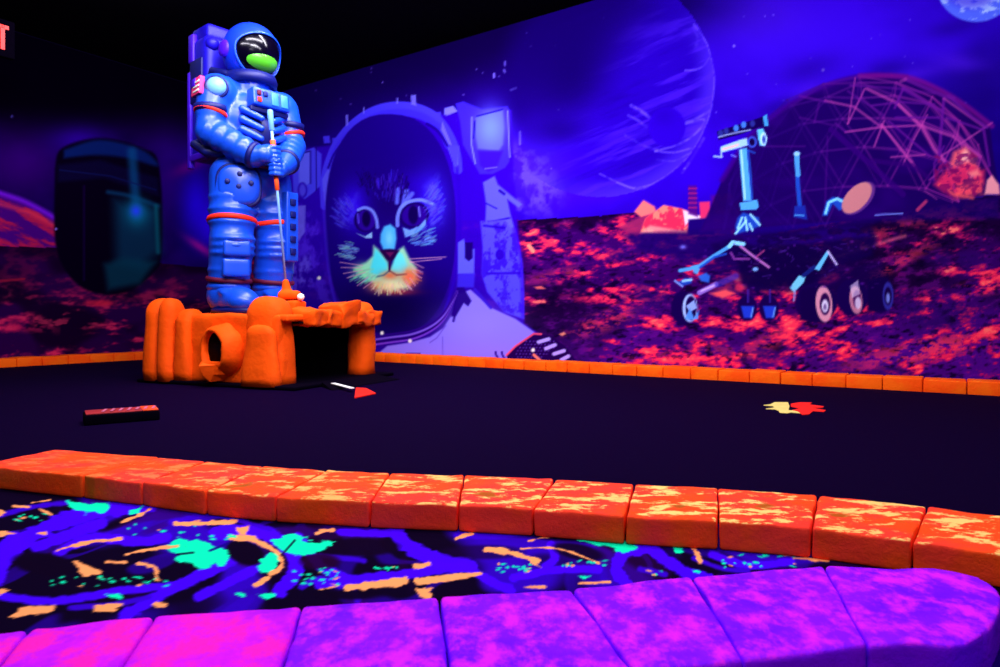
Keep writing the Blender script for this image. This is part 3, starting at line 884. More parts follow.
p.line(zf([(309, 492), (285, 512), (250, 520)]), 1.8, (60, 90, 120), .7); p.line(zf([(309, 492), (340, 512), (385, 508)]), 1.8, (120, 50, 60), .7)
strokes(366, 274, 12, 7, 70, (140, 236, 190), 6, .7, 1.0, (389, 262)); strokes(390, 286, 18, 5, 80, (240, 220, 170), 5, .7, 1.0, (389, 262)); strokes(410, 276, 8, 8, 50, (250, 130, 90), 6, .6, 1.0, (389, 262))
for a_, b_2 in (((190, 470), (90, 455)), ((185, 480), (95, 478)), ((190, 490), (105, 505)), ((200, 500), (120, 525)), ((215, 520), (165, 560)), ((235, 540), (195, 570)), ((400, 450), (460, 480)), ((410, 480), (455, 500)), ((410, 495), (450, 525)),
                ((395, 440), (560, 432)), ((400, 455), (540, 440)), ((400, 525), (425, 560)), ((380, 540), (410, 580))):
    p.line(zf([a_, b_2]), .9, (220, 150, 190), .75, .6)
# right lamp, right arm
p.poly(zb([(75, 65), (110, 55), (200, 92), (320, 78), (332, 100), (330, 340), (310, 370), (250, 400), (190, 400), (150, 330), (110, 260), (96, 150)]), (54, 30, 244), .95, 1.2, CAT)
p.poly(zb([(170, 128), (300, 94), (306, 180), (300, 260), (280, 290), (180, 280), (166, 200)]), (84, 84, 255), .95, 2)
p.glow(*zb([(240, 180)])[0], 13, 18, (104, 128, 255), .9)
p.line(zb([(152, 130), (150, 260), (168, 350)]), 1.6, (110, 110, 255), .9); p.line(zb([(322, 100), (332, 320)]), 1.4, (110, 110, 255), .9)
p.line(zb([(175, 125), (300, 92)]), 1.4, (20, 0, 120), .9); p.line(zb([(166, 150), (160, 230)]), 1.8, (24, 0, 130), .9)
p.poly(zb([(180, 290), (300, 290), (270, 370), (230, 390), (190, 360)]), (48, 8, 226), .9, 2)
p.line(zb([(215, 375), (270, 368)]), 1.4, (110, 100, 255), .7)
p.poly(zb([(20, 95), (60, 78), (80, 100), (20, 120)]), SU2, .9)
p.poly(zb([(10, 150), (40, 220), (60, 270), (40, 260), (5, 190)]), SU2, .7)
p.poly(zb([(40, 260), (90, 265), (80, 370), (60, 340)]), SU, .9)
p.poly(zb([(205, 440), (260, 410), (275, 450), (390, 545), (375, 560), (320, 520), (335, 590), (360, 680), (215, 680), (220, 540)]), (88, 84, 255), .95, 1.2, CAT)
p.line(zb([(220, 540), (270, 565)]), 1.4, (26, 0, 150), .9); p.line(zb([(230, 630), (330, 610)]), 2, (30, 0, 160), .8); p.line(zb([(285, 480), (305, 495)]), 3, (26, 0, 140), .9)
p.poly(zs_([(225, 5), (330, 0), (380, 60), (410, 190), (418, 330), (418, 440), (330, 410), (255, 320), (230, 240), (235, 120)]), (76, 66, 252), .97, 1.4, CAT)
p.poly(zs_([(225, 5), (330, 0), (380, 60), (410, 190), (418, 330), (418, 440), (330, 410), (255, 320), (230, 240), (235, 120)]), (40, 0, 196), .75, 1.4, None, lambda x, y: sm(fbm(x / 6, y / 9, 4, .62, 77), .46, .66))
p.line(zs_([(372, 40), (405, 180), (412, 430)]), 3, (52, 10, 230), .7, 2, None, True)
p.line(zs_([(255, 238), (400, 236)]), 2.6, (40, 4, 190), .85)
p.ell(*zs_([(310, 155)])[0], 4.4, 5.4, (36, 0, 180), .95); p.line(zs_([(240, 25), (330, 35)]), 2.6, (30, 0, 170), .8)
# buckle strap
p.poly(zs_([(125, 100), (150, 84), (160, 120), (198, 130), (196, 240), (124, 240)]), (88, 88, 250), .95, 1)
p.poly(zs_([(155, 100), (190, 100), (190, 170), (172, 184), (155, 170)]), (22, 0, 104), 1, 1)
p.poly(zs_([(124, 240), (200, 236), (195, 300), (120, 300)]), (56, 40, 226), .8, 1.5)
# white collar of the suit
p.poly(zs_([(-260, 618), (-190, 560), (-90, 545), (0, 520), (60, 480), (105, 410), (125, 330), (180, 310), (270, 390), (380, 440), (465, 500), (360, 580), (340, 625)]), (132, 114, 255), 1, 1.2, CAT)
p.glow(*zs_([(200, 470)])[0], 34, 18, (146, 128, 255), .6)
p.poly(zs_([(120, 300), (150, 300), (185, 360), (170, 385), (150, 370), (115, 430), (95, 430), (105, 380)]), (28, 0, 120), .95, 1)
p.line(zs_([(200, 310), (270, 390)]), 3.2, (50, 20, 200), .85)
for off, c_ in ((0, (124, 60, 226)), (10, (34, 0, 110)), (22, (130, 90, 240)), (36, (40, 0, 130))):
    p.line(zs_([(-290, 560 - off), (-180, 545 - off), (-80, 530 - off), (0, 496 - off * .9), (55, 450 - off * .8), (95, 380 - off * .5), (120, 320)]), 2.0, c_, .9, .8, None, True)
p.line(zs_([(0, 545), (30, 525), (70, 470)]), 1.2, (90, 60, 210), .7)
p.line(zs_([(55, 520), (58, 605)]), 1.0, (90, 70, 220), .7); p.line(zs_([(100, 420), (112, 400), (105, 450)]), 2.4, (34, 0, 130), .9)
p.poly(zs_([(-108, 592), (-42, 592), (-42, 602), (-108, 602)]), (30, 0, 100), .9)
for xx in (292, 320):
    p.line(zs_([(xx, 588), (xx + 2, 600), (xx + 10, 614)]), 2.2, (40, 4, 130), .9)
p.poly(zs_([(340, 604), (380, 562), (462, 506), (535, 512), (600, 560), (650, 625), (648, 640), (350, 634)]), (28, 0, 74), 1, 1, CAT)
for i in range(12):
    for j in range(6):
        qx, qy = 385 + i * 15 + (j % 2) * 7, 540 + j * 14
        if qx < 372 + (625 - qy) * 1.05 + 120 and qx > 360 + (610 - qy) * .95:
            p.ell(*zs_([(qx, qy)])[0], .7, .7, (90, 50, 190), .8, .5)
p.line(zs_([(340, 602), (380, 562), (462, 506), (495, 508)]), 1.8, (236, 70, 110), .95)
for a_, b_2 in (((484, 543), (528, 530)), ((516, 572), (556, 556)), ((552, 596), (596, 582)), ((585, 622), (616, 606))):
    p.line(zs_([a_, b_2]), 3.6, (170, 150, 255), 1)
p.line(zs_([(462, 600), (490, 625)]), 2.6, (255, 130, 110), .95)
for qx, qy in ((319, 278), (382, 333), (410, 341), (533, 350)):
    p.ell(qx, qy, 1.7, 1.9, (255, 255, 250), .95)
nu, nv = len(pxs), len(zs)
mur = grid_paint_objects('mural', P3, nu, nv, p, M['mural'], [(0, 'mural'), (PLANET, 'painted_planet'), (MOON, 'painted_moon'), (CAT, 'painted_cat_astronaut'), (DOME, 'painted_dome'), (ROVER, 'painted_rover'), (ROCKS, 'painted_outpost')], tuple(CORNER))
tag(mur, 'long space mural with a helmeted cat, ringed planet, dome and wheeled rover on red ground', 'mural')
for o in mur.children:
    k = o.name.split('.')[0]
    o['label'] = {'painted_planet': 'large violet striped planet', 'painted_moon': 'pale blue world in the top corner', 'painted_cat_astronaut': 'tabby cat face inside a round space helmet', 'painted_dome': 'pink lattice dome', 'painted_rover': 'pale blue six wheeled rover', 'painted_outpost': 'lit pink rocks and small tower'}[k]

# ------------------------------------------------------------------ mural on the left-hand wall
pxl = np.concatenate([np.arange(-260, 0, 6.0), np.arange(0, PX_C - .3, 1.3)])
zl_ = np.concatenate([np.arange(.03, 2.0, .0095), np.linspace(2.01, CEIL - .005, 50)])
P3, X, Y = wall_grid(DL, pxl, zl_)
p = Paint(X, Y)
TANK, REDW = 1, 2
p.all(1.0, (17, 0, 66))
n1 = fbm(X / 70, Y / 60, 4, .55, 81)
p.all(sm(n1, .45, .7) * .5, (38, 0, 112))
p.all(sm(Y, 160, 100) * .98, (2, 0, 9))  # upper wall painted near black: fading light put into the colour
p.glow(20, 165, 40, 30, (60, 0, 120), .6); p.glow(80, 140, 30, 14, (48, 0, 170), .7)
p.glow(196, 205, 18, 40, (34, 0, 225), .9); p.glow(210, 226, 12, 24, (46, 0, 255), .8); p.glow(200, 247, 16, 4, (190, 14, 150), .7, .6); p.glow(186, 168, 20, 6, (130, 0, 120), .5, -.4)
p.glow(165, 180, 14, 40, (44, 0, 130), .6)
# red world rising at the left
idx = np.nonzero((Y > np.interp(X, [-260, 0, 30, 62, 80, 120], [120, 192, 203, 221, 240, 300])) & (Y < 270) & (X < 90))[0]
nn = fbm(X[idx] / 22, (Y[idx] - X[idx] * .4) / 7, 4, .6, 85)
p.put(idx, np.full(len(idx), .95), (70, 2, 120))
p.put(idx, sm(nn, .42, .66) * .9, (184, 24, 70)); p.id[idx] = REDW
p.line([(-100, 162), (0, 193), (30, 204), (62, 222)], 5, (120, 20, 230), .8, 2.5, None, True)
p.line([(0, 204), (30, 213), (60, 228)], 4, (230, 50, 80), .7, 3, None, True)
# ground
def lg(x): return np.interp(x, [-260, 0, 60, 150, 210, 260], [250, 246, 248, 262, 268, 270])
g = np.nonzero(Y > lg(X))[0]
gx, gyy = X[g], Y[g]
gn = fbm(gx / 30, (gyy + gx * .1) / 10, 5, .6, 91); gn3 = fbm(gx / 60, gyy / 30, 3, .5, 93); gn2 = fbm(gx / 12, gyy / 6, 3, .6, 95)
p.put(g, np.ones(len(g)), (20, 0, 34)); p.id[g] = 0
p.put(g, sm(gn3, .4, .62) * .7, (44, 0, 74))
dp = sm(gyy, 262, 330)
p.put(g, sm(gn * .6 + gn2 * .4, .47, .64) * sm(gn3, .3, .6) * (.25 + .65 * dp), (176, 18, 78))
p.put(g, sm(gn * .5 + gn2 * .5, .57, .68) * dp * .6, (228, 50, 92))
p.ell(28, 327, 26, 5, (190, 26, 80), .6, 4, .1, None, lambda x, y: sm(fbm(x / 12, y / 5, 3, .6, 97), .38, .58))
p.ell(100, 303, 14, 3, (214, 30, 60), .7, 2); p.line([(0, 281), (24, 279)], 2.4, (150, 20, 50), .7)
# plain cargo tank standing on the ground
body = spline([(55, 168), (62, 148), (100, 138), (142, 148), (159, 166), (162, 250), (152, 274), (126, 292), (92, 292), (68, 274), (55, 240), (55, 168)])
p.poly(body, (6, 0, 20), 1, 2.0, TANK)
p.poly(spline([(64, 150), (100, 140), (142, 150), (158, 166), (128, 158), (96, 155), (64, 158)]), (8, 30, 104), .85, 2.5)
p.poly([(58, 165), (100, 160), (158, 178), (159, 196), (104, 178), (58, 182)], (10, 4, 44), .9, 3)
p.line([(108, 192), (130, 196), (158, 206)], 4, (10, 60, 104), .7, 2.2, None, True)
p.line([(132, 152), (135, 192), (136, 212)], 9, (10, 74, 130), .7, 4)
p.poly([(114, 200), (158, 208), (161, 252), (140, 268), (116, 262)], (10, 52, 84), .8, 9)
p.line([(156, 206), (158, 252)], 4, (10, 84, 100), .8, 2)
p.poly([(104, 264), (124, 258), (156, 262), (140, 284), (108, 290)], (8, 62, 84), .75, 5)
p.glow(137, 213, 11, 13, (8, 120, 150), .9); p.glow(136, 211, 5.5, 6, (36, 70, 255), .95)
p.line([(84, 186), (84, 280)], 2, (22, 0, 56), .7); p.line([(60, 170), (110, 176), (156, 190)], 1.4, (14, 20, 80), .7)
p.ell(56, 229, 1.2, 1.2, (150, 120, 255), .9); p.ell(12, 116, 1.2, 1.2, (70, 60, 160), .8)
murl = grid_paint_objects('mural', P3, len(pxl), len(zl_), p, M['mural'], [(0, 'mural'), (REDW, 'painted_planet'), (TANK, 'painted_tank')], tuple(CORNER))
tag(murl, 'dim space mural with a dark teal tank and red planet on the left wall', 'mural')

# ------------------------------------------------------------------ carpet
cx_ = np.concatenate([np.linspace(-3.2, -1.42, 30), np.arange(-1.40, 1.06, .0034), np.linspace(1.08, 3.2, 30)])
cy_ = np.concatenate([np.linspace(-.6, .72, 20), np.arange(.74, 1.98, .0048), [2.0, 2.05]])
P3 = np.zeros((len(cx_), len(cy_), 3)); P3[:, :, 0] = cx_[:, None]; P3[:, :, 1] = cy_[None, :]; P3[:, :, 2] = .004
P3 = P3.reshape(-1, 3)
Yc = np.maximum(P3[:, 1], .3)
X = 500 + F * P3[:, 0] / Yc; Y = HY + F * (H - .004) / Yc
p = Paint(X, Y)
mx, my = P3[:, 0], P3[:, 1]
wx = mx + .12 * fbm(mx * 3, my * 3, 3, .5, 3); wy = my + .2 * fbm(mx * 3, my * 3, 3, .5, 5)
p.all(1.0, (9, 0, 26))
sw = np.abs(fbm(wx * 3.0, wy * 1.6, 3, .5, 101) - .5)
p.all(sm(sw, .11, .05) * .85, (50, 0, 196))
sw2 = np.abs(fbm(wx * 5.0, wy * 2.2, 3, .5, 103) - .47)
p.all(sm(sw2, .04, .015) * .7, (38, 0, 150))
p.all(sm(fbm(wx * 9, wy * 4, 3, .6, 105), .6, .7) * .5, (44, 0, 70))
# extra motifs beyond the traced strip
vis = (Y < 660) & (X > -30) & (X < 1030)
cyan_n = sm(fbm(wx * 4 + 3, wy * 3, 2, .5, 107), .70, .72) * (~vis); p.all(cyan_n, (20, 236, 196))
z1 = T(0, 430, 2.815); z2 = T(320, 450, 2.94); z3 = T(640, 450, 2.778)
V = (66, 0, 244); V2 = (52, 0, 196)
for zz, lst in ((z1, (([(-10, 420), (25, 345), (110, 285), (240, 235), (420, 212)], 44), ([(-10, 465), (150, 482), (330, 455), (480, 438)], 24), ([(350, 525), (440, 470), (560, 410), (650, 365), (700, 320)], 34), ([(610, 290), (720, 285), (800, 325), (835, 390), (790, 450)], 40),
                      ([(165, 345), (260, 305), (400, 315), (470, 300)], 26), ([(-10, 360), (40, 320)], 70), ([(840, 300), (900, 380), (960, 410)], 30), ([(480, 260), (600, 240), (760, 280)], 14), ([(0, 240), (100, 215), (190, 205)], 14), ([(560, 470), (700, 400), (760, 360)], 28),
                      ([(200, 500), (330, 490), (420, 470)], 16), ([(850, 440), (900, 420), (960, 440)], 18), ([(100, 330), (180, 300), (290, 260)], 30))),
                (z2, (([(225, 235), (255, 280), (340, 322), (440, 342)], 42), ([(0, 392), (200, 372), (330, 352), (420, 345)], 30), ([(570, 375), (700, 352), (820, 352)], 22), ([(960, 288), (895, 305), (872, 350), (900, 395)], 34), ([(400, 250), (500, 255), (600, 240)], 16),
                      ([(60, 240), (150, 245), (225, 240)], 22), ([(430, 345), (520, 395), (560, 410)], 26), ([(680, 280), (690, 320), (660, 345)], 24), ([(100, 410), (110, 440)], 20), ([(0, 310), (130, 325)], 14))),
                (z3, (([(30, 275), (110, 330), (190, 360)], 34), ([(200, 290), (300, 320), (420, 310)], 22), ([(150, 300), (230, 330), (300, 335)], 14), ([(0, 330), (70, 345)], 16)))):
    for pts, w in lst:
        p.line(zz(pts), w / 2.85, V if w > 20 else V2, .95, 1.4, None, True, None, w * .14)
p.ell(*z1([(125, 378)])[0], 32, 11, (10, 0, 24), 1, 2, .12)
p.ell(*z1([(690, 345)])[0], 20, 12, (10, 0, 24), 1, 2, .3)
p.ell(*z1([(900, 370)])[0], 20, 8, (30, 0, 40), .9, 2)
p.ell(*z2([(120, 285)])[0], 38, 9, (12, 0, 26), .95, 2); p.ell(*z2([(760, 300)])[0], 26, 8, (12, 0, 26), .9, 2, .2)
p.ell(*z2([(90, 425)])[0], 32, 5, (10, 0, 24), .95, 2); p.ell(*z2([(480, 300)])[0], 40, 7, (20, 0, 50), .7, 2)
CYN = (8, 242, 172); PE = (255, 158, 92)
for zz, lst in ((z1, ([(186, 200), (310, 205), (302, 228), (240, 236), (196, 216)], [(365, 225), (402, 213), (392, 235), (362, 240)], [(468, 330), (500, 300), (540, 308), (600, 318), (642, 345), (640, 380), (600, 382), (560, 392), (540, 372), (484, 366), (500, 350)],
                      [(765, 312), (822, 294), (872, 298), (850, 314), (934, 314), (918, 338), (872, 352), (800, 342), (782, 332)], [(722, 384), (758, 342), (792, 345), (782, 392), (738, 406)], [(300, 462), (350, 462), (340, 475), (310, 472)], [(724, 462), (772, 466), (750, 474)], [(660, 458), (690, 458), (686, 466)])),
                (z2, ([(716, 254), (800, 258), (888, 260), (940, 286), (890, 302), (850, 285), (790, 276)], [(-5, 268), (46, 268), (20, 290), (-5, 298)], [(764, 372), (800, 366), (790, 378)])),
                (z3, ([(84, 264), (118, 266), (120, 282), (100, 284)],))):
    for pts in lst:
        p.poly(zz(pts), CYN, 1, .8, None, None, 7)
p.line(z1([(500, 350), (545, 345)]), 2, (10, 0, 40), .9); p.line(z1([(590, 340), (640, 320)]), 2.4, (20, 0, 120), .9); p.line(z1([(800, 345), (830, 310)]), 2, (10, 0, 40), .9)
for zz, lst in ((z1, (([(648, 304), (720, 310), (778, 345), (790, 382), (720, 437)], 13), ([(163, 338), (230, 320), (340, 306)], 8), ([(355, 350), (420, 335), (500, 327)], 7), ([(345, 260), (422, 224)], 8), ([(495, 265), (580, 262), (662, 258)], 11), ([(300, 372), (352, 372)], 6),
                      ([(390, 376), (436, 386), (440, 422)], 8), ([(105, 290), (128, 290)], 7), ([(38, 215), (80, 217)], 5), ([(890, 290), (940, 280)], 8), ([(110, 222), (145, 238)], 5), ([(90, 205), (140, 197)], 4), ([(435, 490), (462, 492)], 10), ([(900, 450), (955, 438)], 4))),
                (z2, (([(488, 290), (560, 302), (642, 326)], 14), ([(80, 404), (250, 386)], 20), ([(288, 386), (400, 372), (470, 362)], 17), ([(400, 260), (448, 244)], 8), ([(590, 290), (700, 290), (820, 332)], 5), ([(612, 268), (682, 250)], 7), ([(600, 404), (662, 402)], 6), ([(276, 345), (320, 336)], 12),
                      ([(0, 236), (40, 234)], 6), ([(762, 392), (850, 388)], 5), ([(620, 330), (650, 345)], 4))),
                (z3, (([(146, 270), (158, 285), (168, 312)], 13), ([(430, 300), (520, 306)], 8), ([(400, 292), (440, 296)], 4)))):
    for pts, w in lst:
        p.line(zz(pts), w / 2.85, PE, 1, .7, None, True, None, min(5, w * .5))
for zz, lst in ((z1, ([(200, 365), (232, 372), (278, 392), (284, 408), (236, 414)], [(664, 272), (706, 268), (690, 292), (668, 288)], [(266, 490), (354, 486), (320, 514), (264, 512)], [(30, 528), (60, 500), (155, 492), (148, 510), (60, 524)], [(-5, 288), (44, 290), (-5, 306)], [(-5, 446), (24, 452), (-5, 466)], [(-5, 224), (16, 232), (-5, 244)])),
                (z2, ([(274, 402), (330, 408), (324, 440), (290, 432)],))):
    for pts in lst:
        p.poly(zz(pts), PE, 1, .8, None, None, 6)
for zz, regs in ((z1, ((140, 480, 412, 446, 26), (290, 560, 262, 300, 10), (815, 957, 395, 435, 18), (30, 140, 235, 256, 10), (590, 660, 295, 310, 8))), (z2, ((160, 235, 340, 358, 8), (520, 620, 330, 360, 16), (690, 840, 325, 345, 12), (0, 60, 345, 362, 6))), (z3, ((225, 430, 290, 325, 22), (0, 60, 335, 350, 5), (140, 175, 330, 345, 4)))):
    for x0, x1, y0, y1, n in regs:
        for q in range(n):
            cxx, cyy = zz([(random.uniform(x0, x1), random.uniform(y0, y1))])[0]
            p.ell(cxx, cyy, random.uniform(.8, 3.4), random.uniform(.6, 1.4), CYN if random.random() < .85 else PE, .9, .5, random.uniform(-.4, .4))
carpet = grid_paint_objects('carpet', P3, len(cx_), len(cy_), p, M['carpet'], [(0, 'carpet')], (0, 1.2, 0))
tag(carpet, 'black carpet with violet swirls and neon green and peach splashes between the two brick rows', 'carpet')

# ------------------------------------------------------------------ putting green
FRONT_F = [(-30, 468), (30, 471), (82, 475.5), (142, 482), (206, 490.5), (275, 496.5), (370, 501.5), (458, 505), (533, 509), (625, 516), (718.5, 521), (811, 528), (912, 541), (1012, 556), (1090, 569)]
FRONT_B = [(-30, 461), (55, 449.5), (110, 453), (160, 457), (206, 461.5), (263, 466), (327, 470), (390, 472.5), (464.5, 475), (554.7, 479), (634.6, 484), (718, 488), (818, 495), (928, 506), (1028, 519), (1110, 531)]
BH = .062
FF = [floor_at(x, y, BH) for x, y in FRONT_F]
FB = [floor_at(x, y, BH) for x, y in FRONT_B]
inset = .20
wall_in_corner = CORNER - N_R * .215 - N_L * .215
far_r = CORNER + DR * 9.4 - N_R * .215
far_l = CORNER + DL * 8.2 - N_L * .215
outline = [wall_in_corner, far_r] + [Vector((FB[i].x, FB[i].y + .01, 0)) for i in range(len(FB) - 1, 0, -1)] + [Vector((-2.3, .75, 0)), Vector((-3.6, .9, 0)), far_l]
vs = [Vector((q.x, q.y, z)) for z in (.004, .012) for q in outline]
n = len(outline)
fs = [tuple(range(n - 1, -1, -1)), tuple(range(n, 2 * n))] + [(i, (i + 1) % n, n + (i + 1) % n, n + i) for i in range(n)]
green = mesh('putting_green', vs, fs, M['turf'], None, False, (0, 3.5, 0))
tag(green, 'wide dark navy turf putting surface between the orange brick rows', 'putting green')


# ------------------------------------------------------------------ bricks
def quad_brick(name, q, z0, z1, mat, r=.008, amp=.003, seed=0.0, gap=.002, fine=7, round_end=0.0):
    """q: four plan corners front-left, front-right, back-right, back-left"""
    q = [Vector((a.x, a.y, 0)) for a in q]
    cen = sum(q, Vector()) / 4
    w = ((q[1] - q[0]).length + (q[2] - q[3]).length) / 2 - gap * 2
    d = ((q[3] - q[0]).length + (q[2] - q[1]).length) / 2
    mb = MB().block((0, 0, 0), (w / 2, d / 2, (z1 - z0) / 2), None, r, 3, fine)
    out = []
    for v in mb.v:
        u = (v.x / (w + 2 * gap) + .5); t = v.y / d + .5
        if round_end:
            e_ = 1 - round_end
            for tt, sg in ((t, 1), (1 - t, -1)):
                if u > e_ and tt > e_:
                    du, dt = (u - e_) / round_end, (tt - e_) / round_end
                    k_ = max(du, dt) / math.hypot(du, dt)
                    u = e_ + du * k_ * round_end
                    tt = e_ + dt * k_ * round_end
                    t = tt if sg > 0 else 1 - tt
        P = (q[0] * (1 - u) + q[1] * u) * (1 - t) + (q[3] * (1 - u) + q[2] * u) * t
        out.append(Vector((P.x, P.y, z0 + (v.z + (z1 - z0) / 2))))
    mb.v = out
    rough(mb, amp, 16, z0, seed)
    return mb.build(name, mat, None, (cen.x, cen.y, z0))


ORD = ['first', 'second', 'third', 'fourth', 'fifth', 'sixth', 'seventh', 'eighth', 'ninth', 'tenth', 'eleventh', 'twelfth', 'thirteenth', 'fourteenth']
# pair the joints of the front edge with those of the back edge
pairs = [(0, 1), (2, 3), (3, 4), (4, 5), (5, 6), (6, 7), (7, 8), (8, 9), (9, 10), (10, 11), (11, 12), (12, 13), (13, 14), (14, 15)]
wear_and_red_light = [.12, .2, .35, .55, .6, .8, .9, .85, .95, .9, .85, .9, .95]  # less yellow on the left bricks: reddish light there put into their colour
for k in range(len(pairs) - 1):
    (f0, b0), (f1, b1) = pairs[k], pairs[k + 1]
    if k == 0:
        q = [floor_at(-22, 467, BH), FF[2], FB[3], FB[1]]
        q = [Vector((-1.42, 1.80, BH)), FF[2], FB[3], FB[1]]
    else:
        q = [FF[f0], FF[f1], FB[b1], FB[b0]]
    o = quad_brick('border_brick', q, .004, BH, M['orange'], .006, .0032, k * 3.1)
    o.color = (wear_and_red_light[k], 0, 0, 1)
    tag(o, ('red-light-tinted orange' if k < 3 else 'orange worn yellow') + ' brick, %s from the left in the carpet-side row' % ORD[k], 'brick', 'orange bricks along the carpet')

# purple row next to the camera
PB = [(-40, 636), (30, 628), (156, 614), (302, 605), (439, 596), (572, 587.5), (692, 575.5), (824, 565), (930, 564), (1004, 570)]
PBk = [floor_at(x, y, BH) for x, y in PB]
# front edge runs parallel to the back edge, one block depth nearer
PFr = []
for i, a in enumerate(PBk):
    d = (PBk[min(i + 1, len(PBk) - 1)] - PBk[max(i - 1, 0)]).normalized()
    nrm = Vector((d.y, -d.x, 0))
    PFr.append(a + nrm * .235)
PFr[-3] = floor_at(868, 644, BH); PFr[-2] = floor_at(950, 640, BH); PFr[-1] = floor_at(1000, 645, BH); PFr[-4] = floor_at(745, 660, BH)
for k in range(len(PBk) - 2):
    a, b = k, k + 1
    if k == len(PBk) - 3:
        b = k + 2
    q = [PFr[a], PFr[b], PBk[b], PBk[a]]
    pk = k < 3
    o = quad_brick('border_brick', q, .004, BH, M['pink' if pk else 'purple'], .008, .003, 40 + k * 2.3, .0012, 8, .42 if k == len(PBk) - 3 else 0)
    o.color = ((.95, .9, .8, .75, .8, .85, .8, .8, .6)[k], 0, 0, 1)
    if k == len(PBk) - 3:
        lab = 'purple border brick with a rounded end, last of the nearest row'
    else:
        lab = '%s border brick, %s from the left in the nearest row' % ('hot pink and violet' if pk else 'purple brick mottled with pink as a'.replace('purple brick mottled with pink as a', 'purple pink-mottled'), ORD[k])
    tag(o, lab, 'brick', 'purple bricks of the nearest row')

# far rows at the foot of the murals
BD = .2
def far_row(D, Nout, s0, s1, label, group, step=.2, start_gap=0):
    s = s0; k = 0
    while s < s1:
        L = step * random.uniform(.92, 1.08)
        a = CORNER + D * s - Nout * .012; b = CORNER + D * (s + L) - Nout * .012
        af, bf = a - Nout * .19, b - Nout * .19
        q = [af, bf, b, a]
        if D is DL: q = [bf, af, a, b]
        o = quad_brick('border_brick', q, .004, .086 + random.uniform(-.003, .003), M['far_orange'], .008, .003, s * 7 + (50 if D is DL else 0), .002, 2)
        o.color = (random.uniform(.3, .9), 0, 0, 1)
        tag(o, label, 'brick', group)
        s += L; k += 1
far_row(DR, N_R, 1.0, 8.2, 'orange border brick in the far row at the foot of the cat and rover mural', 'far orange bricks under the long mural')
far_row(DL, N_L, .25, 3.6, 'orange border brick in the row at the foot of the dim left mural', 'far orange bricks under the left mural')

# ------------------------------------------------------------------ rock obstacle
EL = Vector((-.92, .39, 0)).normalized()       # along its left face, away from the near corner
ER = Vector((.39, .92, 0)).normalized()        # along its open face, away from the near corner
K0 = Vector((-1.254, 4.02, 0))
WL, WR = 1.20, 1.0
RB = Matrix((EL, ER, (0, 0, 1))).transposed()


def ob(a, b, z): return K0 + EL * a + ER * b + Vector((0, 0, z))


ROCK = empty('rock_obstacle', tuple(ob(WL / 2, WR / 2, .012)))
tag(ROCK, 'bright orange hollow rock tunnel obstacle under the astronaut on the turf', 'obstacle')
Z0 = .028


def column(name, a, b, ra, rb, z1, seed, lean=0.0, taper=.12, e=2.6, label=None):
    mb = MB(); rings = []
    nn = 26
    hcap = min(ra, rb) * 1.15
    prof = [(0, 1.0)] + [(t * (z1 - hcap - Z0), 1 - taper * t) for t in (.15, .3, .5, .7, .85, 1.0)]
    top = 1 - taper
    for k in range(1, 9):
        t = math.pi / 2 * k / 8
        prof.append((z1 - hcap - Z0 + hcap * math.sin(t), max(.03, top * math.cos(t) ** .8 if k < 8 else .03)))
    for z, s in prof:
        ring = []
        for j in range(nn):
            t = 2 * math.pi * j / nn
            ct, st = math.cos(t), math.sin(t)
            u = math.copysign(abs(ct) ** (2 / e), ct) * ra * s; v = math.copysign(abs(st) ** (2 / e), st) * rb * s
            ring.append(ob(a + u + lean * z, b + v, Z0 + z))
        rings.append(ring)
    mb.rings(rings)
    rough(mb, .014, 5, Z0, seed)
    return mb.build(name, M['rock'], ROCK)


# base plate
mb = MB().block(ob(WL / 2, WR / 2, .0248), (WL / 2 + .06, WR / 2 + .05, .012), RB, .008, 2, 4)
mb.build('base_plate', M['black'], ROCK)
# walls: left face (with the pipe), far face, back face; the near corner face is open
mb = MB().block(ob(WL / 2, .07, .25), (WL / 2 - .1, .065, .222), RB, .03, 3, 14); rough(mb, .018, 5, Z0, 2.2); mb.build('side_wall', M['rock'], ROCK)
mb = MB().block(ob(WL - .08, WR / 2, .25), (.065, WR / 2 - .08, .222), RB, .03, 3, 12); rough(mb, .016, 5, Z0, 5.2); mb.build('side_wall', M['rock'], ROCK)
mb = MB().block(ob(WL / 2, WR - .07, .25), (WL / 2 - .1, .065, .222), RB, .03, 3, 12); rough(mb, .016, 5, Z0, 8.2); mb.build('side_wall', M['rock'], ROCK)
# roof
mb = MB().block(ob(WL / 2 + .02, WR / 2, .447), (WL / 2 - .03, WR / 2 - .02, .022), RB, .015, 2, 14); rough(mb, .004, 6, None, 3); mb.build('roof_slab', M['rock'], ROCK)
# dark lining of the tunnel
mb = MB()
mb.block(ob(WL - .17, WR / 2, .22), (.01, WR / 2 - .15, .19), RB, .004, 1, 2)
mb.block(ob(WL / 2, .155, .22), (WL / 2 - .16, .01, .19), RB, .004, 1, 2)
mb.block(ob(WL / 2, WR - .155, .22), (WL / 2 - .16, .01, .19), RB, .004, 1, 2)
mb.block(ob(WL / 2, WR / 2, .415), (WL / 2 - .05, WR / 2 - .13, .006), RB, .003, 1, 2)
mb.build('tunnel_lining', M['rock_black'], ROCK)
# columns
column('rock_column', .25, .09, .165, .115, .585, 1.5)
column('rock_column', .22, -.02, .14, .06, .40, 4.4, 0, .28)          # low arched boulder carved on the near column
column('rock_column', 1.15, .07, .095, .13, .575, 6.1)
column('rock_column', 1.02, .03, .075, .10, .572, 9.7, .02)
column('rock_column', .885, .05, .075, .09, .50, 13.7, .0, .08, 3.2)
column('rock_column', .10, WR - .13, .095, .10, .56, 17.1)
column('rock_column', WL - .1, WR - .08, .12, .12, .56, 21.1)
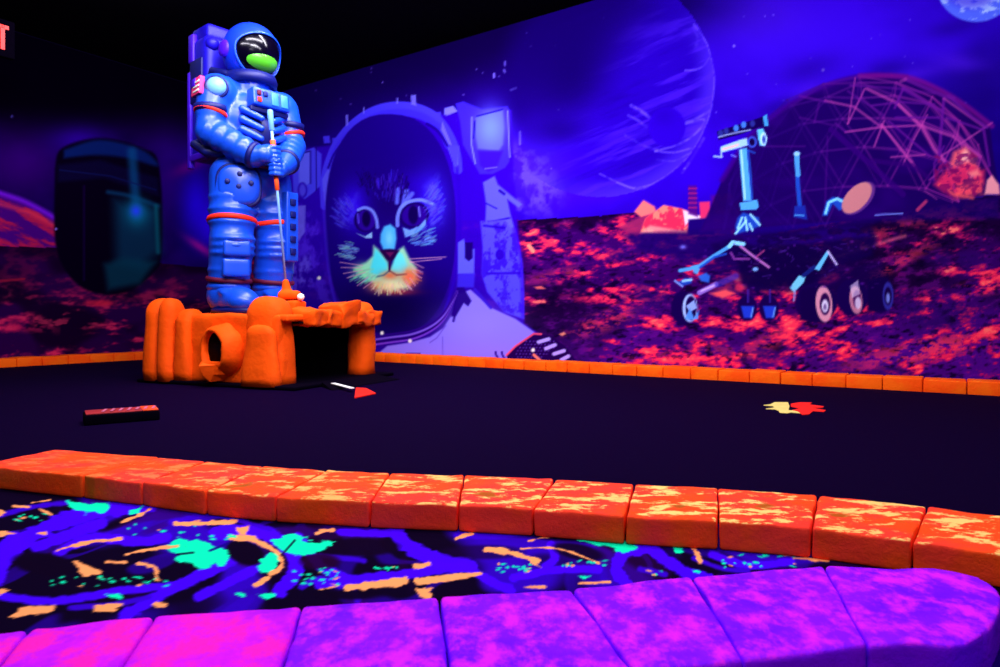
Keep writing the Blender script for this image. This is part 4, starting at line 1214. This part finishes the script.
# lintel rocks over the opening
for (b, hb, z, hz, hx, s, tilt) in ((.24, .075, .45, .05, .10, 1, .05), (.39, .085, .447, .05, .09, 2, -.1), (.56, .11, .468, .078, .10, 3, .12), (.73, .10, .442, .05, .09, 4, -.2), (.86, .08, .44, .05, .09, 5, 0)):
    mb = MB().block((0, 0, 0), (hx, hb, hz), None, .014, 2, 6)
    Rt = RB @ Matrix.Rotation(tilt, 3, 'X')
    mb.v = [ob(.06, b, z) + Rt @ v for v in mb.v]
    rough(mb, .026, 8, None, s * 5.3)
    mb.build('lintel_rock', M['rock'], ROCK)
# pipe mouth on the left face
ctr = ob(.565, -.03, .25)
ax = (-ER + EL * .22).normalized()
Rp = ax.to_track_quat('Z', 'Y').to_matrix()
mb = MB()
prof = [(.106, -.10), (.104, .02), (.107, .04), (.118, .048), (.134, .042), (.150, .02), (.165, -.02), (.175, -.06), (.175, -.10)]
mb.lathe(ctr, prof, Rp, 36, True)
rough(mb, .016, 9, None, 2)
mb.build('pipe_collar', M['rock'], ROCK)
mb = MB().lathe(ctr, [(.107, -.03), (.107, .002)], Rp, 28); mb.build('pipe_mouth', M['rock_black'], ROCK)['label'] = 'black round hole'
mb = MB(); fr = ctr + Vector((0, 0, -.13))
mb.rings([[fr + EL * (u * w) + ER * (-v) + Vector((0, 0, z)) for u, v in ((-1, -.04), (-.5, .07), (0, .14 * k), (.5, .07), (1, -.04), (0, -.06))] for w, z, k in ((.02, -.07, .5), (.07, -.03, .8), (.12, .03, 1.0), (.13, .05, .8))])
rough(mb, .006, 12, None, 7); mb.build('rock_beak', M['rock'], ROCK, None, False)
# exit ramp of the tunnel
RAMP = empty('tunnel_ramp', tuple(ob(-.15, .4, .012)))
tag(RAMP, 'low black ramp with white edge line and red tip at the tunnel mouth', 'ramp')
def rp(a, b, z): return ob(a, b, z)
v = [rp(-.064, .20, .0125), rp(-.064, .80, .0125), rp(-.27, .80, .0125), rp(-.25, .06, .0125), rp(-.064, .20, .044), rp(-.064, .80, .044), rp(-.26, .78, .02), rp(-.24, .08, .02)]
fs = [(0, 1, 2, 3), (4, 7, 6, 5), (0, 4, 5, 1), (1, 5, 6, 2), (2, 6, 7, 3), (3, 7, 4, 0)]
mesh('ramp_board', v, fs, M['black'], RAMP, False)
def strip(name, pa, pb, w, z, mat, parent, h=.004):
    d = (pb - pa).normalized(); nrm = Vector((-d.y, d.x, 0)) * w / 2
    v = [pa - nrm, pb - nrm, pb + nrm, pa + nrm]
    vs = [Vector((q.x, q.y, q.z + zz)) for zz in (0, h) for q in v]
    return mesh(name, vs, [(0, 3, 2, 1), (4, 5, 6, 7), (0, 1, 5, 4), (1, 2, 6, 5), (2, 3, 7, 6), (3, 0, 4, 7)], mat, parent, False)
strip('edge_line', floor_at(333, 383.5, .036), floor_at(352, 388.5, .034), .03, 0, M['white'], RAMP)['label'] = 'white painted line'
v = [floor_at(354.5, 398.5, .013), floor_at(376, 394, .013), floor_at(366, 389, .013), floor_at(356, 388.5, .013)]
vs = [q + Vector((0, 0, z)) for z in (0, .006) for q in v]
mesh('painted_tip', vs, [(0, 3, 2, 1), (4, 5, 6, 7), (0, 1, 5, 4), (1, 2, 6, 5), (2, 3, 7, 6), (3, 0, 4, 7)], M['red'], RAMP, False)['label'] = 'red painted tip'

# ------------------------------------------------------------------ astronaut statue
AX, AY = -1.72, 4.60
U = Vector((.643, .766, 0)).normalized()       # towards its left hand
FW = Vector((.766, -.643, 0)).normalized()     # the way it faces
SZ = .472


def st(a, b, c): return Vector((AX, AY, SZ)) + U * a + FW * b + Vector((0, 0, c))


RS = Matrix((U, FW, (0, 0, 1))).transposed()
ASTRO = empty('astronaut_statue', (AX, AY, SZ))
tag(ASTRO, 'blue life-size astronaut statue with backpack standing on the orange rock tunnel', 'statue')
S = MB()
# trunk
S.ellipsoid(st(0, -.01, 1.30), (.235, .185, .25), RS); S.ellipsoid(st(0, 0, 1.08), (.205, .175, .22), RS); S.ellipsoid(st(0, 0, .92), (.22, .185, .17), RS)
S.capsule(st(-.15, -.03, 1.49), st(.15, -.03, 1.49), .11, .11); S.capsule(st(0, 0, 1.5), st(0, .02, 1.62), .13, .12)
# arms
RSh, REl, RWr = st(-.25, .0, 1.46), st(-.295, .02, 1.19), st(-.115, .255, 1.03)
LSh, LEl, LWr = st(.25, .0, 1.46), st(.285, .06, 1.20), st(.105, .27, 1.02)
RUp, LUp = st(-.285, .01, 1.31), st(.28, .03, 1.31)
S.capsule(RSh, RUp, .112, .098); S.capsule(RUp, REl, .086, .094); S.ellipsoid(st(-.235, -.01, 1.46), (.125, .13, .13), RS)
S.capsule(LSh, LUp, .11, .096); S.capsule(LUp, LEl, .085, .094); S.ellipsoid(st(.235, -.01, 1.46), (.12, .125, .125), RS)
def ridged(p0, p1, r0, r1, k, amp):
    n_ = k * 8; pts, rad = [], []
    for i in range(n_ + 1):
        t = i / n_
        pts.append(p0.lerp(p1, t)); rad.append((r0 + (r1 - r0) * t) * (1 + amp * math.cos(2 * math.pi * k * t)))
    S.tube(pts, rad, 22)
ridged(REl, RWr, .096, .082, 4, .07); ridged(LEl, LWr, .095, .08, 4, .08)
S.ellipsoid(REl, (.094, .094, .094)); S.ellipsoid(LEl, (.092, .092, .092))
# legs
RH, RK, RA = st(-.125, .0, .92), st(-.16, .045, .50), st(-.16, .0, .16)
LH, LK, LA = st(.135, .0, .92), st(.165, .045, .50), st(.165, .0, .16)
for h_, k_, a_ in ((RH, RK, RA), (LH, LK, LA)):
    S.capsule(h_, h_.lerp(k_, .85), .155, .14); S.capsule(k_, a_, .142, .128)
    for i, t in enumerate((.02, .16, .3)):
        q = k_.lerp(a_, t); S.ellipsoid(q + FW * .02, (.147, .147, .035), RS)
    for t in (.35, .55, .75):
        q = h_.lerp(k_, t); S.ellipsoid(q, (.158, .158, .04), RS)
    for t in (.62, .95):
        q = k_.lerp(a_, t); S.ellipsoid(q, (.142, .142, .04), RS)
fuse('suit', S, M['suit'], ASTRO, .0125, 3)
# ribbed tubes over the dark front of the trunk
MB().ellipsoid(st(0, .06, 1.21), (.165, .155, .175), RS).build('front_panel', M['suit_dark'], ASTRO)
for i in range(4):
    for s in (-1, 1):
        z = 1.315 - i * .066
        MB().capsule(st(s * .045, .222 - i * .004, z - .02), st(s * .15, .165 - i * .003, z + .03), .019, .026).build('chest_tube', M['suit'], ASTRO)
# boots
for s in (-1, 1):
    B = MB(); a0 = s * .162
    B.ellipsoid(st(a0, .0, .12), (.135, .14, .13), RS); B.ellipsoid(st(a0, .13, .085), (.112, .175, .095), RS); B.ellipsoid(st(a0, .2, .075), (.105, .11, .078), RS)
    B.ellipsoid(st(a0, .10, .14), (.118, .13, .045), RS @ Matrix.Rotation(-.35, 3, 'X'))
    for v in B.v:
        if v.z < SZ + .004: v.z = SZ + .004
    bo = fuse('boot', B, M['suit'], ASTRO, .011, 3)
    for v in bo.data.vertices:
        if v.co.z < .0: v.co.z = .0
    sb = MB(); rr = []
    for z, g in ((.0, 1.0), (.028, 1.03), (.034, 1.0)):
        ring = []
        for j in range(28):
            t = 2 * math.pi * j / 28
            ring.append(st(a0 + .118 * g * math.cos(t), .085 + .215 * g * math.sin(t), z))
        rr.append(ring)
    sb.rings(rr); sb.build('sole', M['suit_dark'], bo)
# gloves with fingers closed on the club
CT, CB = Vector(st(-.054, .335, 1.325)), Vector(st(.045, .362, .205))
def club(z):  # point of the club's axis at local height z
    t = (1.325 - z) / (1.325 - .205)
    return CT.lerp(CB, t)
for s, zc_, wr in ((-1, 1.035, RWr), (1, .955, LWr)):
    Gm = MB(); c = club(zc_); ax_ = (CT - CB).normalized()
    toward = (c - wr); side = (U * s); palm = c + U * (s * .05) - FW * .012
    Gm.capsule(wr, palm.lerp(wr, .3), .078, .062); Gm.ellipsoid(palm, (.034, .052, .06), RS)
    for i, L in enumerate((.9, 1.0, .95, .8)):
        o_ = ax_ * (.045 - i * .030)
        pts = []
        for k, ang in enumerate((20, 75, 130, 185, 235 if L > .85 else 215)):
            t = math.radians(ang)
            pts.append(c + o_ + U * (s * .036 * math.cos(t)) + FW * (.036 * math.sin(t)))
        Gm.tube(pts, [.0165, .0165, .016, .0145, .012], 10)
        Gm.ellipsoid(pts[0], (.0165,) * 3, None, 10, 6); Gm.ellipsoid(pts[-1], (.012,) * 3, None, 10, 6)
    th = [palm + ax_ * .045 - FW * .01, c + ax_ * .062 - FW * .034 + U * (s * .01), c + ax_ * .045 - FW * .036 - U * (s * .022)]
    Gm.tube(th, [.02, .018, .013], 10); Gm.ellipsoid(th[0], (.02,) * 3, None, 10, 6); Gm.ellipsoid(th[-1], (.013,) * 3, None, 10, 6)
    fuse('glove', Gm, M['suit'], ASTRO, .0062, 1)
    # cuff ring
    d = (c - (REl if s < 0 else LEl)).normalized()
    Rc = d.to_track_quat('Z', 'Y').to_matrix()
    MB().lathe(wr - d * .01, [(.065, -.016), (.086, -.016), (.09, 0), (.085, .018), (.065, .018)], Rc, 26).build('cuff', M['suit_dark'], ASTRO)
# bands
def band(name, p0, p1, t, r, w, mat):
    d = (p1 - p0).normalized(); q = p0.lerp(p1, t); R_ = d.to_track_quat('Z', 'Y').to_matrix()
    return MB().lathe(q, [(r - .03, -w), (r, -w * .8), (r + .006, 0), (r, w * .8), (r - .03, w)], R_, 32).build(name, mat, ASTRO)
band('arm_band', RSh, RUp, 1.0, .102, .016, M['band']); band('arm_band', LSh, LUp, 1.25, .099, .016, M['band'])
for up, s in ((RUp, -1), (LUp, 1)):
    d = Vector((0, 0, 1)); MB().lathe(up + d * .03, [(.07, -.02), (.104, -.02), (.106, .02), (.07, .02)], None, 30).build('arm_groove', M['suit_dark'], ASTRO)
for h_, k_ , a_ in ((RH, RK, RA), (LH, LK, LA)):
    band('leg_band', h_, k_, .72, .156, .019, M['band']); band('leg_band', k_, a_, .80, .143, .017, M['band_dull'])
# thigh pads
def plate(name, c, n_, up, hw, hh, hd, mat, r=.02, e=None):
    n_ = n_.normalized(); x_ = up.cross(n_).normalized(); y_ = n_.cross(x_)
    R_ = Matrix((x_, y_, n_)).transposed()
    return MB().block(c, (hw, hh, hd), R_, r, 3, 4).build(name, mat, ASTRO), R_
UPV = Vector((0, 0, 1))
nrm = (FW * 1.0 - U * .55).normalized()
def pad(c, n_, hw, hh):
    n_ = n_.normalized(); x_ = UPV.cross(n_).normalized(); y_ = n_.cross(x_); R_ = Matrix((x_, y_, n_)).transposed()
    P_ = MB(); rr = []
    for sc_, dz in ((1.06, -.05), (1.06, .0), (1.0, .018), (.85, .026), (.0001, .034)):
        ring = []
        for j in range(32):
            t = 2 * math.pi * j / 32; ct, sn = math.cos(t), math.sin(t)
            u = math.copysign(abs(ct) ** .7, ct) * hw * sc_; v = math.copysign(abs(sn) ** .7, sn) * hh * sc_ * (1 - .16 * ct * 0)
            ring.append(c + R_ @ Vector((u, v, dz - 3.0 * 0 - (u * u) * 1.6)))
        rr.append(ring)
    P_.rings(rr); pd = P_.build('thigh_pad', M['suit'], ASTRO)
    E_ = MB(); rr = []
    for sc_, dz in ((1.16, -.06), (1.16, -.004), (1.02, .002), (1.02, -.06)):
        rr.append([c + R_ @ Vector((math.copysign(abs(math.cos(2 * math.pi * j / 32)) ** .7, math.cos(2 * math.pi * j / 32)) * hw * sc_, math.copysign(abs(math.sin(2 * math.pi * j / 32)) ** .7, math.sin(2 * math.pi * j / 32)) * hh * sc_, dz - (hw * math.cos(2 * math.pi * j / 32)) ** 2 * 1.6)) for j in range(32)])
    E_.rings(rr + [rr[0]], False); E_.build('pad_edge', M['suit_dark'], pd)
    for u, v in ((-.55, .15), (.05, .55), (.0, -.1), (.6, .12)):
        q = c + R_ @ Vector((u * hw, v * hh, .030 - (u * hw) ** 2 * 1.9))
        MB().lathe(q, [(.001, -.01), (.017, -.01), (.017, .003), (.013, .006), (.001, .006)], R_, 14).build('rivet', M['suit_dark'], pd)
pad(st(-.165, .145, .845), nrm, .125, .125)
# side panel on the left leg
pl, Rq = plate('leg_panel', st(.19, .185, .60), FW + U * .1, UPV, .05, .24, .03, M['suit'], .012)
for i in range(5):
    MB().block(st(.192, .216, .77 - i * .085), (.022, .022, .012), Rq, .006, 2, 1).build('panel_button', M['suit_dark'], pl)
# pockets on the shins
plate('shin_pocket', st(-.19, .165, .425), FW - U * .35, UPV, .085, .052, .026, M['suit'], .018)
plate('shin_pocket', st(-.19, .155, .30), FW - U * .35, UPV, .085, .06, .026, M['suit'], .018)
# chest box
cb, Rq = plate('chest_box', st(.02, .195, 1.43), FW + UPV * .12, UPV, .135, .062, .045, M['suit'], .014)
for q, mt in (((-.095, .02), 'band_dull'), ((-.095, -.026), 'band'), ((-.05, .02), 'suit_dark'), ((.02, .0), 'panel'), ((.09, .0), 'panel')):
    MB().block(Vector(st(.02, .195, 1.43)) + Rq @ Vector((q[0], q[1], .046)), (.015, .017, .01) if mt != 'panel' else (.026, .045, .006), Rq, .005, 2, 1).build('control', M[mt], cb)
MB().block(st(.02, .175, 1.355), (.14, .04, .018), RS, .008, 2, 2).build('chest_strap', M['suit_dark'], ASTRO)
# shoulder badge and flag patch
q = st(-.285, .085, 1.47); n_ = (FW * .8 - U * .55).normalized(); R_ = n_.to_track_quat('Z', 'Y').to_matrix()
MB().lathe(q + n_ * .02, [(.001, -.03), (.062, -.03), (.06, 0), (.045, .018), (.02, .028), (.001, .03)], R_, 26).build('shoulder_badge', M['pale'], ASTRO)
MB().lathe(q + n_ * .012, [(.06, -.03), (.074, -.03), (.074, 0), (.06, .004)], R_, 26, True).build('badge_ring', M['suit_dark'], ASTRO)
n_ = (-U * .9 - FW * .08 + UPV * .05).normalized()
fp, Rq = plate('flag_patch', st(-.358, -.02, 1.475), n_, UPV, .068, .058, .016, M['pinkp'], .006)
fc = Vector(st(-.358, -.02, 1.475))
for i in range(3):
    MB().block(fc + Rq @ Vector((.016, -.036 + i * .03, .0165)), (.048, .006, .0035), Rq, .002, 1, 1).build('flag_stripe', M['white'], fp)
MB().block(fc + Rq @ Vector((-.034, .028, .0165)), (.03, .026, .0045), Rq, .002, 1, 1).build('flag_canton', M['pack_violet'], fp)
# backpack
pk = MB().block(st(0, -.315, 1.50), (.215, .125, .43), RS, .05, 4, 4).build('backpack', M['pack'], ASTRO)
MB().block(st(0, -.33, 1.955), (.20, .12, .055), RS, .03, 3, 3).build('pack_top', M['pack'], pk)
MB().block(st(-.216, -.33, 1.62), (.012, .085, .15), RS, .008, 2, 2).build('pack_panel', M['suit_dark'], pk)
MB().block(st(-.21, -.40, 1.86), (.02, .035, .10), RS, .01, 2, 2).build('pack_light', M['pack_violet'], pk)
MB().block(st(-.212, -.425, 1.36), (.02, .022, .34), RS, .01, 2, 2).build('pack_rail', M['pack_violet'], pk)
MB().block(st(-.21, -.33, 1.09), (.02, .11, .025), RS, .01, 2, 2).build('pack_foot', M['pack_violet'], pk)
MB().ellipsoid(st(-.17, -.2, 1.86), (.045, .045, .045)).build('pack_knob', M['pack'], pk)
MB().tube([st(-.17, -.22, 1.62), st(-.19, -.16, 1.66), st(-.15, -.06, 1.63), st(-.09, .02, 1.6)], .026, 12).build('air_hose', M['suit_dark'], pk)
MB().tube([st(-.16, -.21, 1.22), st(-.33, -.12, 1.12), st(-.30, -.02, 1.06), st(-.2, .06, 1.06)], .03, 12).build('air_hose', M['suit_dark'], pk)
# belt
MB().lathe(st(0, 0, 1.0), [(.19, -.03), (.222, -.03), (.226, 0), (.222, .03), (.19, .03)], RS, 36).build('belt', M['suit_dark'], ASTRO)
# helmet
HC = st(-.005, .02, 1.785); HR = .19
yaw, pit = math.radians(-6), math.radians(-10)
hf = (FW * math.cos(yaw) - U * math.sin(yaw) * -1 * -1).normalized()
hf = (hf * math.cos(pit) + UPV * math.sin(pit)).normalized()
hx = UPV.cross(hf).normalized(); hy = hf.cross(hx)       # hx to its left hand, hy up
if hx.dot(U) < 0: hx = -hx
def sph(th, ph, r, fl=(1.0, 1.06, 1.0)):
    d = Vector((math.sin(th) * math.cos(ph), math.sin(th) * math.sin(ph), math.cos(th)))
    return HC + hx * d.x * r * fl[0] + hy * d.y * r * fl[1] + hf * d.z * r * fl[2]
def open_angle(ph):
    c, s = math.cos(ph), math.sin(ph)
    up_ = 36 if s > 0 else 54
    return math.radians(1 / math.sqrt((c / 66) ** 2 + (s / up_) ** 2))
nph = 48
rings = []
for i in range(22):
    t = i / 21
    rings.append([sph(open_angle(2 * math.pi * j / nph) * (1 - t) + math.pi * .995 * t, 2 * math.pi * j / nph, HR) for j in range(nph)])
inner = [[sph(open_angle(2 * math.pi * j / nph) + .02 + a_, 2 * math.pi * j / nph, HR * r_) for j in range(nph)] for a_, r_ in ((.0, .93), (-.01, .985))]
Hm = MB(); Hm.rings(inner + rings, False)
Hm.add([r for r in rings[-1]], [tuple(range(nph))])
hel = Hm.build('helmet', M['helmet'], ASTRO)
rim = MB(); rr = []
for k in range(9):
    t = 2 * math.pi * k / 8
    rr.append([sph(open_angle(2 * math.pi * j / nph) + .03 + .045 * math.cos(t), 2 * math.pi * j / nph, HR * (1.01 + .028 * math.sin(t))) for j in range(nph)])
rim.rings(rr, False); rim.build('visor_rim', M['suit'], hel)
vs_ = MB().ellipsoid((0, 0, 0), (HR * .95, HR * .95 * 1.06, HR * .97), None, 36, 24)
vs_.v = [HC + hx * v.x + hy * v.y + hf * v.z for v in vs_.v]
vis_o = vs_.build('visor', M['visor'], hel)
gr = MB(); rr = []  # green patch bulging from the lower front of the visor
gx_, gy_ = math.radians(2), math.radians(-21)
for k in range(10):
    t = k / 9 + .0005
    ring = []
    for j in range(36):
        ph = 2 * math.pi * j / 36
        lon = gx_ + math.radians(46) * t * math.cos(ph); lat = gy_ + math.radians(18) * t * math.sin(ph)
        d = Vector((math.sin(lon) * math.cos(lat), math.sin(lat), math.cos(lon) * math.cos(lat)))
        r = HR * (.955 + .075 * (1 - t ** 2))
        ring.append(HC + hx * d.x * r + hy * d.y * r * 1.06 + hf * d.z * r)
    rr.append(ring)
gr.rings(rr, False); gr.add(rr[0], [tuple(range(36))])
gr.build('visor_green_patch', M['green'], hel)['label'] = 'glossy green patch low on the visor'
for s in (-1, 1):
    q = HC + hx * (s * HR * .97) - hf * .03 - hy * .02; R_ = (hx * s).to_track_quat('Z', 'Y').to_matrix()
    MB().lathe(q, [(.001, -.03), (.055, -.03), (.055, .008), (.04, .018), (.001, .02)], R_, 24).build('ear_disc', M['pack_violet'], hel)
MB().lathe(st(-.0, .01, 1.595), [(.14, -.035), (.165, -.035), (.172, 0), (.16, .035), (.14, .035)], None, 36).build('neck_ring', M['suit_dark'], ASTRO)

# ------------------------------------------------------------------ putter and ball
PUT = empty('putter', tuple(CB))
tag(PUT, 'putter with orange grip and orange head held by the astronaut statue', 'putter')
MB().tube([club(1.325), club(.22)], [.0095, .008], 14).build('shaft', M['shaft'], PUT)['label'] = 'pale blue shaft'
MB().tube([club(1.33), club(1.325), club(1.31), club(1.2), club(1.19)], [.004, .016, .019, .0165, .008], 16).build('grip_cap', M['pale'], PUT)['label'] = 'pale thick butt of the grip'
MB().tube([club(1.135), club(1.13), club(1.0), club(.995)], [.008, .018, .016, .008], 16).build('grip', M['grip'], PUT)['label'] = 'orange grip above the hands'
MB().tube([club(.905), club(.90), club(.81), club(.805)], [.008, .0155, .0145, .006], 16).build('grip', M['grip'], PUT)['label'] = 'orange grip below the hands'
hd = club(.155)
hdir = Vector((1, -.12, 0)).normalized()
Rh = Matrix((hdir, Vector((-hdir.y, hdir.x, 0)), (0, 0, 1))).transposed()
Hd = MB(); Hd.block(hd + hdir * .022 + Vector((0, 0, -.035)), (.072, .05, .034), Rh, .03, 3, 4); Hd.tube([club(.225), club(.17), club(.12)], [.018, .030, .036], 14)
fuse('putter_head', Hd, M['rock'], PUT, .008, 2)
MB().block(hd + hdir * .022 + Vector((0, 0, -.074)), (.066, .046, .008), Rh, .004, 2, 2).build('sole_plate', M['black'], PUT)
bq = hd + hdir * .108 + Vector((0, -.03, -.046))
ball = MB().ellipsoid(bq, (.0235,) * 3, None, 28, 16).build('golf_ball', M['white'], None, tuple(bq))
tag(ball, 'white golf ball against the orange putter head on the rock tunnel', 'golf ball')
# flat rock under the putter head and ball
mb = MB().block((bq.x - .11, bq.y + .05, (SZ + bq.z - .024) / 2 - .012), (.12, .06, max(.02, (bq.z - .0245 - SZ) / 2 + .012)), RB, .02, 3, 5)
rough(mb, .006, 9, None, 3); mb.build('rock_ledge', M['rock'], ROCK)

# ------------------------------------------------------------------ striped block on the turf
A, Bq = floor_at(84, 426, .012), floor_at(160, 420, .012)
d = (Bq - A).normalized(); nn_ = Vector((-d.y, d.x, 0)); L = (Bq - A).length
cen = (A + Bq) / 2 + nn_ * .07
Rt = Matrix((d, nn_, (0, 0, 1))).transposed()
TR = empty('tee_block', (cen.x, cen.y, .012))
tag(TR, 'low black block with an orange striped top lying on the dark turf at left', 'tee block')
MB().block((cen.x, cen.y, .033), (L / 2, .07, .021), Rt, .006, 2, 2).build('block_body', M['black'], TR)
MB().block(cen + Vector((0, 0, .0445)) - d * .02, (L / 2 - .026, .064, .003), Rt, .002, 1, 2).build('top_plate', M['tray_dull'], TR)['label'] = 'dull red top'
MB().block(cen + Vector((0, 0, .0455)) + d * (L / 2 - .035), (.03, .066, .0035), Rt, .002, 1, 2).build('end_plate', M['tray_orange'], TR)['label'] = 'bright orange end'
for i in range(7):
    q = cen + d * (-L / 2 + .075 + i * .031) + Vector((0, 0, .049))
    a_ = q - nn_ * .045 - d * .008; b_3 = q + nn_ * .03 + d * .008
    strip('stripe', a_, b_3, .011, 0, M['stripe'], TR, .0025)

# ------------------------------------------------------------------ splash decal on the turf
DEC = empty('floor_decal', tuple(floor_at(795, 408, .012)))
tag(DEC, 'ragged yellow and red splash painted on the turf below the rover', 'floor decal')
zx = T(740, 390, 8.333)
def flat(name, pts, mat, h=.003):
    v = [floor_at(x, y, .0125) for x, y in zx(pts)]
    vs = [q + Vector((0, 0, z)) for z in (0, h) for q in v]; n_ = len(v)
    return mesh(name, vs, [tuple(range(n_)), tuple(range(2 * n_ - 1, n_ - 1, -1))] + [(i, (i + 1) % n_, n_ + (i + 1) % n_, n_ + i) for i in range(n_)], mat, DEC, False)
flat('yellow_splash', [(195, 130), (250, 124), (290, 105), (400, 106), (412, 140), (404, 172), (470, 178), (500, 196), (430, 190), (400, 196), (330, 192), (322, 176), (290, 164), (215, 160), (290, 150), (270, 136)], M['yellow'])
flat('red_splash', [(424, 118), (500, 106), (600, 108), (580, 124), (700, 140), (690, 150), (600, 152), (716, 172), (700, 184), (610, 178), (575, 206), (520, 210), (490, 186), (430, 172), (500, 158), (424, 140)], M['red'])

# ------------------------------------------------------------------ exit sign
EY = 5.0
sc_c = at(8.5, 51, EY)                                 # foot of the last letter
sd = -DL                                               # reading direction, along the left wall into the corner
SG = empty('exit_sign', tuple(sc_c + Vector((0, 0, .3))))
sn = Vector((sd.y, -sd.x, 0))                          # towards the room
LT = MB()
def bar(x0, y0, x1, y1, w_):
    a, b = Vector((x0, y0)), Vector((x1, y1)); d = (b - a).normalized(); n_ = Vector((-d.y, d.x)) * w_ / 2
    q = [a - n_, b - n_, b + n_, a + n_]
    v = [sc_c + sd * p_.x + Vector((0, 0, p_.y)) + sn * z for z in (0, .006) for p_ in q]
    LT.add(v, [(0, 3, 2, 1), (4, 5, 6, 7), (0, 1, 5, 4), (1, 2, 6, 5), (2, 3, 7, 6), (3, 0, 4, 7)])
t_ = .026; hh = .182; pitch = .098
x = -.076          # T
bar(x, hh - t_ / 2, 0, hh - t_ / 2, t_); bar(-.038, 0, -.038, hh, t_)
x -= .055; bar(x, 0, x, hh, t_)                                  # I
x -= .055; bar(x, 0, x - .075, hh, t_); bar(x - .075, 0, x, hh, t_)   # X
x -= .105; L0 = x - .07                                              # E
bar(L0, 0, L0, hh, t_)
for yy in (t_ / 2, hh / 2, hh - t_ / 2): bar(L0, yy, x, yy, t_)
LT.build('sign_letters', M['lit_red'], SG, None, False)['label'] = 'lit red letters'
Rsg = Matrix((sd, Vector((0, 0, 1)), sn)).transposed()
MB().block(sc_c + sd * -.19 + Vector((0, 0, .09)) - sn * .032, (.235, .14, .028), Rsg, .01, 2, 2).build('sign_box', M['black'], SG)
top = sc_c + sd * -.19 + Vector((0, 0, .24)) - sn * .035
MB().tube([top - Vector((0, 0, .02)), Vector((top.x, top.y, CEIL - .005))], .014, 14).build('ceiling_stem', M['black'], SG)
tag(SG, 'red lit exit sign hanging in the dark at the top left', 'exit sign')

# ------------------------------------------------------------------ camera, light
cam = bpy.data.cameras.new('camera'); co = bpy.data.objects.new('camera', cam); COL.objects.link(co)
cam.sensor_width = 36; cam.lens = 36 * F / 1000; cam.shift_y = (HY - 333.5) / 1000
cam.clip_start = .05
cam.dof.use_dof = True; cam.dof.focus_distance = 2.2; cam.dof.aperture_fstop = 7.1
co.location = (0, 0, H); co.rotation_euler = (math.pi / 2, 0, 0)
SC.camera = co


def area(name, loc, size, energy, aim=None, color=(.92, .88, 1.0), spread=180):
    l = bpy.data.lights.new(name, 'AREA'); l.shape = 'RECTANGLE'; l.size, l.size_y = size; l.energy = energy; l.color = color
    l.spread = math.radians(spread)
    o = bpy.data.objects.new(name, l); COL.objects.link(o); o.location = loc
    d = (Vector(aim) - Vector(loc)) if aim is not None else Vector((0, 0, -1))
    o.rotation_euler = d.to_track_quat('-Z', 'Y').to_euler()
    return o


def on_wall(s, out, z):
    q = CORNER + DR * s - N_R * out
    return (q.x, q.y, z)


# near-white stand-ins for unseen ultraviolet ceiling tubes, some added to brighten cat, rock, corner
for loc, aim_, e in (((-1.9, 2.6, 2.9), (-1.7, 4.3, .4), 42), ((-.7, 4.3, 2.92), (-.6, 6.3, .7), 46), ((-2.7, 4.9, 2.92), (-3.3, 7.2, .9), 12), ((-1.25, 3.8, 2.92), (-1.6, 4.4, .6), 44), ((-.5, 2.5, 2.85), (-.7, 6.3, .7), 92), ((1.1, 2.1, 2.85), (.9, 5.1, .3), 44), ((2.5, 1.3, 2.85), (2.3, 4.2, .2), 24)):
    area('blacklight_and_fill', loc, (1.2, .12), e, aim_)
area('blacklight_and_fill', (-.1, 1.45, 2.9), (1.8, .12), 60, (0, 1.3, 0))
area('blacklight_and_fill', (.1, -.9, 2.2), (1.6, .12), 34, (0, 1.5, .1))  # unseen fill lamp added behind the camera to brighten the brick fronts

w = bpy.data.worlds.new('world'); SC.world = w; w.use_nodes = True
w.node_tree.nodes['Background'].inputs[0].default_value = (.10, .04, .5, 1)
w.node_tree.nodes['Background'].inputs[1].default_value = .02
SC.view_settings.view_transform = 'Standard'; SC.view_settings.look = 'None'
SC.view_settings.exposure = 0; SC.view_settings.gamma = 1
SC.view_settings.use_curve_mapping = False

for o in SC.objects:
    if '_w' in o: del o['_w']
